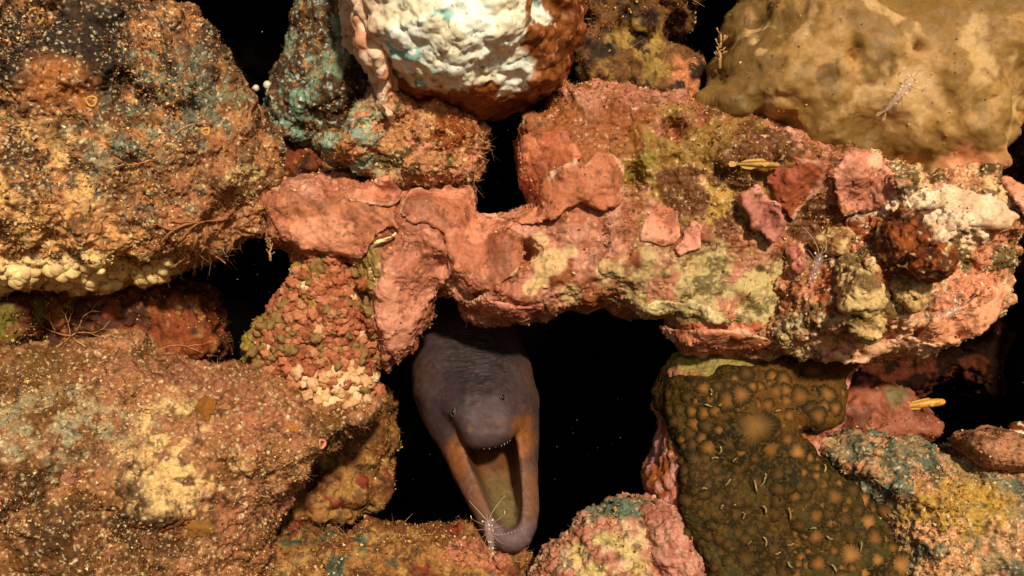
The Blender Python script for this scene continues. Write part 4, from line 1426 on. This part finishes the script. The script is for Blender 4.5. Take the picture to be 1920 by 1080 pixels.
def build_eel():
    cell = 0.0027
    lo = np.array([-0.115, -0.085, -0.275], np.float32)
    hi = np.array([0.045, 0.20, 0.03], np.float32)
    ax = [np.arange(lo[i], hi[i], cell, dtype=np.float32) for i in range(3)]
    G = np.stack(np.meshgrid(*ax, indexing='ij'), -1)
    sc = (H + G[..., 1]) / H * K
    PX = (G[..., 0] / sc + 960).astype(np.float32)
    PY = (540 - G[..., 2] / sc).astype(np.float32)
    Y = G[..., 1]

    def swell(poly, R, yc, TF, TB):
        u = np.minimum(poly_sd(poly, PX, PY) / R, 1)
        r = Y - yc
        return (np.sqrt((1 - u) ** 2 + (r / np.where(r < 0, TF, TB)) ** 2) - 1) * 0.02

    def ip(*kv):
        return np.interp(PY, [k for k, v in kv], [v for k, v in kv]).astype(np.float32)
    outline = [(796, 480), (784, 560), (777, 620), (771, 680), (774, 740), (793, 792), (824, 843), (842, 878), (864, 923), (888, 966), (904, 998), (920, 1022), (944, 1037), (970, 1038), (996, 1020), (1008, 988),
               (1010, 950), (1009, 900), (1010, 850), (1010, 800), (1010, 745), (996, 685), (972, 630), (955, 560), (950, 480)]
    body = swell(outline, ip((700, 84), (790, 66), (850, 44), (900, 34), (960, 28), (1030, 24)), YCJ(PY), ip((600, 0.060), (740, 0.057), (790, 0.046), (840, 0.029), (900, 0.019), (960, 0.016), (1030, 0.016)),
                 ip((740, 0.060), (850, 0.060), (900, 0.055), (960, 0.040), (1030, 0.020)))
    cav = [(884, 800), (962, 790), (972, 850), (976, 900), (978, 945), (974, 984), (953, 999), (929, 976), (906, 926), (887, 882), (873, 846)]
    mouth = swell(cav, 16, ip((830, -0.012), (900, -0.016), (960, -0.036), (990, -0.044)), 0.05, ip((830, 0.075), (880, 0.058), (930, 0.045), (970, 0.032), (990, 0.022)))
    low = -smin(-body, mouth, 0.003)
    top = [(862, 680), (850, 740), (852, 775), (860, 812), (868, 830), (886, 842), (914, 841), (940, 834), (960, 824), (970, 802), (966, 775), (955, 740), (936, 680), (900, 650)]
    snout = swell(top, 24, ip((660, 0.070), (740, 0.028), (800, 0.000), (840, -0.012)), ip((680, 0.018), (740, 0.024), (810, 0.022), (840, 0.014)), ip((700, 0.04), (790, 0.03), (840, 0.014)))
    d = smin(low, snout, ip((770, 0.030), (800, 0.014), (828, 0.002)))
    d[0], d[-1], d[:, 0], d[:, -1], d[:, :, 0], d[:, :, -1] = 1, 1, 1, 1, 1, 1
    V, Q = surface_nets(d.astype(np.float32), lo, cell)
    V = relax(V, Q, 2, 0.5)
    V, Q = cull(V, Q, ~(V[Q].mean(1)[:, 1] > 0.185))
    V, Q = subdiv(V, Q)
    V = relax(V, Q, 1, 0.5)
    m = mesh_np('moray_eel', V, Q)
    N = norms_of(m)
    px, py = project(V)
    nape = patch(px, py, 886, 665, 66, V, ry=62, wob=0.2, soft=0.5)
    wr = np.sin((py + (fbm(V, 60, 2, 3) - 0.5) * 26) * 0.75) * nape * 0.0007
    wr = wr + (fbm(V, 160, 3, 5) - 0.5) * 0.0011 * patch(px, py, 890, 720, 90, V, ry=60, wob=0.1, soft=0.6)
    wr = wr + (fbm(V, 45, 2, 8) - 0.5) * 0.002
    V = V + N * wr[:, None].astype(np.float32)
    m.vertices.foreach_set('co', np.ascontiguousarray(V, np.float32).ravel())
    m.update()
    c = np.ones((len(V), 1)) * S(76, 58, 58)[None]
    c = mix(c, S(86, 62, 52), sstep(75, 115, np.abs(px - 890 - (py - 700) * 0.1) + (fbm(V, 50, 3, 1) - 0.5) * 40))
    c = mix(c, S(50, 41, 40), patch(px, py, 892, 690, 62, V, ry=80, wob=0.3, soft=0.5) * (0.5 + 0.5 * sstep(0.4, 0.6, fbm(V, 110, 4, 2))))
    c = mix(c, S(82, 62, 60), patch(px, py, 910, 800, 48, V, ry=48, wob=0.15, soft=0.4))
    c = mix(c, S(120, 80, 58), sstep(850, 900, py))
    c = mix(c, S(136, 82, 44), patch(px, py, 855, 855, 24, V, ry=38, wob=0.3, soft=0.4))
    c = mix(c, S(136, 82, 44), patch(px, py, 982, 818, 22, V, ry=40, wob=0.3, soft=0.4))
    c = mix(c, S(104, 80, 80), sstep(950, 1000, py))
    c = mix(c, S(110, 78, 56), patch(px, py, 881, 806, 5, V, wob=0.2, soft=0.5))
    c = mix(c, S(110, 78, 56), patch(px, py, 936, 792, 5, V, wob=0.2, soft=0.5))
    mp = np.array([(878, 842), (956, 824), (966, 800), (973, 860), (974, 940), (966, 984), (946, 994), (924, 962), (904, 918), (888, 878)], np.float32)
    inside = sstep(-5, 3, poly_sd(mp, px.astype(np.float32), py.astype(np.float32))) * sstep(0.003, 0.008, V[:, 1] - (YCJ(py) - np.interp(py, [840, 900, 960, 1030], [0.028, 0.019, 0.016, 0.016])))
    ic = mix(np.ones((len(V), 1)) * S(104, 62, 32)[None], S(122, 104, 66), sstep(870, 960, py + (fbm(V, 40, 3, 3) - 0.5) * 40))
    c = c * (1 - inside[:, None]) + ic * inside[:, None]
    c = mix(c, S(60, 44, 36), speck(V, 150, 0.66, 6) * 0.5)
    set_col(m, c)
    depth_add(V)
    e = obj('moray_eel', m, M_SKIN, label='dark brown moray eel gaping with its lower jaw hanging out of the cave', cat='eel')
    iris = plain_mat('eel_iris', S(56, 46, 50), 0.4, 0.4)
    pup = plain_mat('eel_pupil', S(14, 12, 14), 0.3, 0.4, var=0.0)
    ringm = plain_mat('eel_eye_ring', S(76, 58, 60), 0.5, 0.4)
    for x, y, sx in ((849, 773, -1), (943, 746, 1)):
        loc = P(x, y, front(x, y, 1))
        n = Vector((sx * 0.62, -0.75, 0.05)).normalized()
        v, f = ico()
        eye = obj('eye', mesh_py('eye', v, f), iris, e)
        place(eye, loc + n * -0.0016, n, 0.0048, 0)
        eye.scale = (0.0026, 0.0033, 0.0028)
        pu = obj('pupil', mesh_py('pupil', v, f), pup, eye)
        pu.location = (0, 0, 0.52)
        pu.scale = (0.75, 0.75, 0.56)
        V2, F2 = [], []
        for i in range(20):
            a = 6.2832 * i / 20
            for k in range(6):
                b = 6.2832 * k / 6
                R = 0.0032 + 0.0007 * math.cos(b)
                V2.append((R * math.cos(a) * 0.85, R * math.sin(a) * 1.3, 0.0011 * math.sin(b)))
        for i in range(20):
            for k in range(6):
                F2.append((i * 6 + k, ((i + 1) % 20) * 6 + k, ((i + 1) % 20) * 6 + (k + 1) % 6, i * 6 + (k + 1) % 6))
        er = obj('eyelid', mesh_py('eyelid', V2, F2), ringm, e)
        place(er, loc - n * 0.0006, n, 1.0, 0)
    tm = plain_mat('tooth', S(240, 225, 205), 0.25, 0.5, var=0.05)
    cone = mesh_py('tooth', [(math.cos(k * 1.047) * 1.0, math.sin(k * 1.047) * 1.0, 0) for k in range(6)] + [(0.2, 0, 4.2)], [(k, (k + 1) % 6, 6) for k in range(6)])
    for k in range(17):
        t = k / 16
        x = 872 + 88 * t
        near = (np.abs(px - x) < 4) & (V[:, 1] < 0.006) & (py > 800) & (py < 856)
        if not near.any() or random.random() < 0.15:
            continue
        i = np.flatnonzero(near)[np.argmax(py[near])]
        o = obj('tooth', cone, tm, e)
        place(o, Vector(V[i].tolist()) + Vector((0, -0.0005, 0.001)), Vector((0.05, -0.25, -1)), K * (0.6 + 1.1 * random.random() ** 1.5))
    for k in range(9):
        t = k / 8
        x = 928 + 50 * t
        y = 1003 - 12 * t * t
        o = obj('tooth', cone, tm, e)
        place(o, P(x, y, front(x, y, 1)), Vector((0.0, -0.8, 0.6)), K * (0.5 + 0.3 * random.random()))
    return e


eel = build_eel()

# ------------------------------------------------------------------ cleaner shrimps
def glassy():
    m = bpy.data.materials.new('clear_shell')
    m.use_nodes = True
    n, l = m.node_tree.nodes, m.node_tree.links
    b = n['Principled BSDF']
    tc = n.new('ShaderNodeTexCoord')
    nz = n.new('ShaderNodeTexNoise')
    nz.inputs['Scale'].default_value = 500
    l.new(tc.outputs['Object'], nz.inputs['Vector'])
    mr = n.new('ShaderNodeMapRange')
    mr.inputs[3].default_value = 0.06
    mr.inputs[4].default_value = 0.28
    l.new(nz.outputs['Fac'], mr.inputs[0])
    l.new(mr.outputs[0], b.inputs['Alpha'])
    b.inputs['Base Color'].default_value = (*S(235, 200, 190), 1)
    b.inputs['Roughness'].default_value = 0.12
    b.inputs['Specular IOR Level'].default_value = 0.8
    return m


M_GLASS = glassy()
M_WHITE = plain_mat('shrimp_white', S(245, 225, 185), 0.35, 0.5, var=0.1)
M_LEG = plain_mat('shrimp_leg', S(225, 180, 130), 0.35, 0.5, alpha=0.35)


def shrimp(px, py, Lpx, ang, label, feel=1.0, lift=0.004, seed=0):
    """ang: direction of the head in the picture plane (degrees, anticlockwise from +x)"""
    r = random.Random(seed)
    y = min(front(px, py, 3), front(px, py, 1)) - lift
    L = Lpx * K * (H + y) / H
    e = bpy.data.objects.new('cleaner_shrimp', None)
    COL.objects.link(e)
    e.empty_display_size = 0.01
    e['label'] = label
    e['category'] = 'shrimp'
    e['group'] = 'clear cleaner shrimps on the reef'
    a = math.radians(ang)
    X = Vector((math.cos(a), -0.12, math.sin(a))).normalized()
    Zv = Vector((0, -1, 0))
    Yv = Zv.cross(X).normalized()
    Zv = X.cross(Yv)
    e.matrix_world = Matrix((X, Yv, Zv)).transposed().to_4x4()
    e.location = P(px, py, y)
    prof = [(-0.5, 0.020), (-0.42, 0.045), (-0.32, 0.062), (-0.22, 0.072), (-0.10, 0.085), (0.02, 0.098), (0.14, 0.105), (0.24, 0.095), (0.31, 0.06), (0.35, 0.02)]
    pts = [(x * L, 0, L * (0.10 * math.cos(x * 2.6) - 0.05)) for x, _ in prof]
    tube('body', pts, [q * L for _, q in prof], M_GLASS, e, 12)
    tube('rostrum', [(0.30 * L, 0, 0.06 * L), (0.42 * L, 0, 0.075 * L), (0.52 * L, 0, 0.10 * L)], [0.018 * L, 0.012 * L, 0.002 * L], M_LEG, e, 5)
    for s in (-1, 1):
        V = [(-0.49 * L, 0, 0), (-0.56 * L, s * 0.02 * L, 0.01 * L), (-0.66 * L, s * 0.05 * L, 0), (-0.68 * L, s * 0.10 * L, -0.01 * L), (-0.60 * L, s * 0.11 * L, -0.01 * L), (-0.52 * L, s * 0.05 * L, 0)]
        obj('tail_fan', mesh_py('tail_fan', V, [(0, 1, 2, 3, 4, 5)]), M_LEG, e)
        st = tube('eye_stalk', [(0.28 * L, s * 0.05 * L, 0.04 * L), (0.31 * L, s * 0.10 * L, 0.05 * L)], 0.012 * L, M_GLASS, e, 5)
        v, f = ico()
        ey = obj('eye', mesh_py('eye', v * 0.024 * L + np.array([0.315 * L, s * 0.112 * L, 0.052 * L]), f), M_WHITE, e)
        ap = [(0.33 * L, s * 0.03 * L, 0.02 * L)]
        bend = r.uniform(-0.3, 0.5) * s
        for j in range(1, 9):
            t = j / 8
            ap.append((L * (0.33 + 0.75 * feel * t), s * L * (0.03 + 0.25 * t + bend * t * t), L * (0.02 + 0.10 * math.sin(t * 2))))
        tube('antenna', ap, [0.007 * L * (1 - 0.7 * j / 8) for j in range(9)], M_WHITE, e, 4)
        for j in range(4):
            x0 = 0.20 - 0.09 * j
            o1 = r.uniform(0.08, 0.20)
            lp = [(x0 * L, s * 0.07 * L, 0), ((x0 + 0.12 - 0.09 * j) * L, s * (0.07 + o1) * L, 0.06 * L), ((x0 + 0.16 - 0.15 * j) * L, s * (0.12 + o1 * 1.5) * L, -lift * 0.5)]
            lg = tube('leg', lp, [0.008 * L, 0.006 * L, 0.004 * L], M_LEG, e, 5)
            if j == 0:
                tube('claw', [lp[-1], (lp[-1][0] + 0.08 * L, lp[-1][1] + s * 0.01 * L, lp[-1][2])], [0.012 * L, 0.006 * L], M_WHITE, lg, 5)
        for j in range(5):
            lp = [((-0.08 - 0.07 * j) * L, s * 0.04 * L, 0), ((-0.10 - 0.07 * j) * L, s * 0.10 * L, -0.04 * L)]
            tube('swimmeret', lp, [0.01 * L, 0.004 * L], M_LEG, e, 4)
    for j in range(11):
        x = r.uniform(-0.5, 0.28)
        q = np.interp(x, [p[0] for p in prof], [p[1] for p in prof])
        th = r.uniform(-1.1, 1.1)
        v, f = ico()
        sp = obj('white_spot', mesh_py('white_spot', v * np.array([0.022, 0.014, 0.010]) * L + np.array([x * L, math.sin(th) * q * L, L * (0.10 * math.cos(x * 2.6) - 0.05) + math.cos(th) * q * L]), f), M_WHITE, e)
    return e


shrimp(918, 1000, 84, 98, 'clear white spotted shrimp cleaning the lower jaw of the moray eel', 0.7, 0.007, 1)
shrimp(1528, 505, 92, 74, 'clear spotted shrimp perched among the rust lumps on the craggy mound', 0.6, 0.006, 2)
shrimp(1690, 172, 92, 52, 'clear shrimp resting on the tan sponge next to a crater', 0.3, 0.005, 3)
shrimp(1778, 586, 76, 22, 'clear shrimp feeling over the crevice edge from the mound rim plate', 0.85, 0.005, 4)


# ------------------------------------------------------------------ small yellow fish
M_FISH = plain_mat('yellow_fish_skin', S(204, 140, 40), 0.4, 0.35, sss=0.15, var=0.4, scale=160)
M_FIN = plain_mat('yellow_fin', S(230, 180, 80), 0.4, 0.4, alpha=0.55)


def goby(a, b, ya, label, hmax=0.085, skin=None):
    """a: snout pixel, b: tail pixel"""
    A, B = P(a[0], a[1], ya), P(b[0], b[1], ya)
    L = (A - B).length
    X = (A - B).normalized()
    Yv = Vector((0, 1, 0))
    Zv = X.cross(Yv).normalized()
    e = bpy.data.objects.new('goby', None)
    COL.objects.link(e)
    e['label'] = label
    e['category'] = 'fish'
    e['group'] = 'small yellow fish'
    e.matrix_world = Matrix((X, Yv, Zv)).transposed().to_4x4()
    e.location = (A + B) / 2
    prof = [(0.5, 0.03, 0.03), (0.48, 0.055, 0.05), (0.43, 0.075, 0.07), (0.34, 0.088, 0.078), (0.22, 0.092, 0.076), (0.08, 0.085, 0.066), (-0.08, 0.07, 0.05), (-0.22, 0.054, 0.036), (-0.34, 0.038, 0.022), (-0.40, 0.034, 0.014)]
    V, F = [], []
    ns = 14
    for x, h, w in prof:
        for k in range(ns):
            an = 6.2832 * k / ns
            V.append((x * L, w * L * math.cos(an), h * L * math.sin(an) * hmax / 0.085 + 0.01 * L * math.cos(x * 3)))
    for i in range(len(prof) - 1):
        for k in range(ns):
            k2 = (k + 1) % ns
            F.append((i * ns + k, (i + 1) * ns + k, (i + 1) * ns + k2, i * ns + k2))
    F.append(tuple(range(ns)))
    F.append(tuple((len(prof) - 1) * ns + k for k in range(ns - 1, -1, -1)))
    obj('body', mesh_py('body', V, F), skin or M_FISH, e)

    def fin(name, outline, th=0.006):
        n = len(outline)
        V = [(x * L, y * L - th * L / 2, z * L) for x, y, z in outline] + [(x * L, y * L + th * L / 2, z * L) for x, y, z in outline]
        F = [tuple(range(n)), tuple(range(2 * n - 1, n - 1, -1))] + [(i, (i + 1) % n, n + (i + 1) % n, n + i) for i in range(n)]
        obj(name, mesh_py(name, V, F, False), M_FIN, e)
    fin('tail_fin', [(-0.39, 0, 0.03), (-0.46, 0, 0.06), (-0.54, 0, 0.065), (-0.57, 0, 0.0), (-0.54, 0, -0.05), (-0.46, 0, -0.05), (-0.39, 0, -0.02)])
    fin('dorsal_fin', [(0.22, 0, 0.09), (0.14, 0, 0.135), (0.0, 0, 0.125), (-0.2, 0, 0.10), (-0.32, 0, 0.045), (-0.1, 0, 0.07)])
    fin('anal_fin', [(0.0, 0, -0.06), (-0.1, 0, -0.10), (-0.26, 0, -0.08), (-0.32, 0, -0.03), (-0.1, 0, -0.05)])
    fin('pectoral_fin', [(0.24, -0.075, 0.0), (0.16, -0.10, 0.03), (0.10, -0.105, -0.01), (0.16, -0.10, -0.05)])
    for s in (-1, 1):
        v, f = ico()
        ey = obj('eye', mesh_py('eye', v * 0.022 * L + np.array([0.42 * L, s * 0.058 * L, 0.035 * L]), f), M_WHITE, e)
        obj('pupil', mesh_py('pupil', v * 0.013 * L + np.array([0.423 * L, s * 0.070 * L, 0.036 * L]), f), plain_mat('fish_pupil', S(20, 14, 10), 0.1, 0.6, var=0), ey)
    return e


goby((1462, 310), (1372, 308), min(front(1420, 308, 5), front(1450, 310, 5)) - 0.008, 'small yellow fish resting on the olive crust below the tan sponge', 0.06, plain_mat('dull_yellow_skin', S(178, 132, 54), 0.45, 0.3, sss=0.15, var=0.4, scale=160))
goby((1772, 753), (1688, 764), 0.0, 'small yellow fish hovering in front of the dark crevice')

# ------------------------------------------------------------------ small shells and sprigs
M_SHELL = plain_mat('white_shell', S(215, 200, 180), 0.4, 0.4, var=0.2)


def squirt(px, py, r, label, tilt):
    y = front(px, py, 6) - 0.004
    V, F = [], []
    prof = [(0, 0.55), (0.25, 0.85), (0.6, 1.0), (1.0, 0.95), (1.3, 0.7), (1.5, 0.42), (1.66, 0.38), (1.7, 0.3), (1.6, 0.22), (1.4, 0.16)]
    ns = 16
    for z, q in prof:
        for k in range(ns):
            a = 6.2832 * k / ns
            V.append((q * math.cos(a), q * math.sin(a), z))
    for i in range(len(prof) - 1):
        for k in range(ns):
            k2 = (k + 1) % ns
            F.append((i * ns + k, i * ns + k2, (i + 1) * ns + k2, (i + 1) * ns + k))
    F.append(tuple(range(ns - 1, -1, -1)))
    F.append(tuple((len(prof) - 1) * ns + k for k in range(ns)))
    o = obj('sea_squirt', mesh_py('sea_squirt', V, F), M_SHELL, label=label, cat='sea squirt')
    place(o, P(px, py, y), tilt, K * r)


squirt(484, 166, 7, 'smaller of two white sea squirts between the boulder and turquoise rock', Vector((-0.6, -0.7, 0)))
squirt(497, 161, 9, 'larger of two white sea squirts between the boulder and turquoise rock', Vector((0.9, -0.5, 0.1)))


def snail(px, py, r, y, label):
    V, F = [], []
    n, ns = 60, 14
    for i in range(n):
        t = i / (n - 1)
        a = t * 3.2 * 6.2832
        R = 0.62 * (1 - t) ** 1.2
        q = 0.52 * (1 - t) ** 1.1 + 0.02
        z = 1.3 * (1 - (1 - t) ** 1.3)
        c = Vector((R * math.cos(a), R * math.sin(a), z))
        rad = Vector((math.cos(a), math.sin(a), 0))
        for k in range(ns):
            b = 6.2832 * k / ns
            V.append(c + rad * (q * math.cos(b)) + Vector((0, 0, q * math.sin(b))))
    for i in range(n - 1):
        for k in range(ns):
            k2 = (k + 1) % ns
            F.append((i * ns + k, i * ns + k2, (i + 1) * ns + k2, (i + 1) * ns + k))
    F.append(tuple(range(ns)))
    m = mesh_py('sea_snail', V, F)
    c = np.array([tuple(v) for v in V])
    C = mix(np.ones((len(V), 1)) * S(120, 62, 24)[None], S(250, 225, 180), sstep(0.56, 0.62, fbm(c, 2.2, 2, 5)))
    set_col(m, C)
    o = obj('sea_snail', m, reef_mat('glossy_shell', 0.2, 0.7, fine=6, contrast=0.1, bump=0.0, coat=0.6), label=label, cat='snail')
    place(o, P(px, py, y), Vector((0.2, -0.5, 0.8)), K * r, 0.6)


snail(1912, 812, 22, 0.0, 'glossy brown and cream spotted snail on the silty rock by the crevice')

M_HYD = plain_mat('hydroid', S(180, 138, 85), 0.6, 0.3, var=0.5, scale=700)


def sprig(px, py, hpx, y, label, seed=0):
    r = random.Random(seed)
    h = hpx * K
    V, F = [], []

    def add(pts, rad):
        v, f = tube_arrays(pts, rad, 6)
        F.extend([tuple(i + len(V) for i in g) for g in f])
        V.extend(v)
    base = Vector((0, 0, 0))
    pts = [Vector((r.uniform(-.05, .05) * h, r.uniform(-.05, .05) * h, h * j / 7)) for j in range(8)]
    pts[0] = Vector((0, 0, -0.2 * h))
    add(pts, [h * (0.065 - 0.004 * j) * (0.8 + 0.5 * r.random()) for j in range(8)])
    o = None
    st = mesh_py('hydroid_sprig', V, F)
    o = obj('hydroid_sprig', st, M_HYD, label=label, cat='hydroid')
    o.location = P(px, py, y)
    for j in range(14):
        b = pts[1 + r.randrange(7)]
        d = Vector((r.uniform(-1, 1), r.uniform(-1, 0.3), r.uniform(-0.1, 0.9))).normalized()
        tube('branch', [b, b + d * h * 0.16, b + d * h * 0.26 + Vector((0, 0, 0.06 * h))], [0.03 * h, 0.02 * h, 0.035 * h], M_HYD, o, 5)
    return o


sprig(1350, 118, 52, front(1338, 150, 6) - 0.004, 'pale knotted hydroid sprig standing beside the edge of the tan sponge', 3)
sprig(507, 482, 34, front(520, 450, 4) - 0.006, 'tiny pale hydroid sprig hanging at the tip of the pink plate', 4)

# ------------------------------------------------------------------ drifting specks in the water
n = 420
pos = np.stack([rng.uniform(-0.5, 0.5, n), rng.uniform(-0.25, 0.10, n), rng.uniform(-0.28, 0.28, n)], -1)
sz = 0.00016 + 0.00035 * rng.random(n) ** 4
W = pos[:, None] + OCT[None] * sz[:, None, None] * (0.5 + rng.random((n, 1, 3)))
m = mesh_np('drifting_specks', W.reshape(-1, 3), (OCF[None] + (np.arange(n) * 6)[:, None, None]).reshape(-1, 3))
obj('drifting_specks', m, plain_mat('speck', S(210, 190, 150), 0.6, 0.2), kind='stuff', label='tiny pale specks drifting in the dark water', cat='specks')
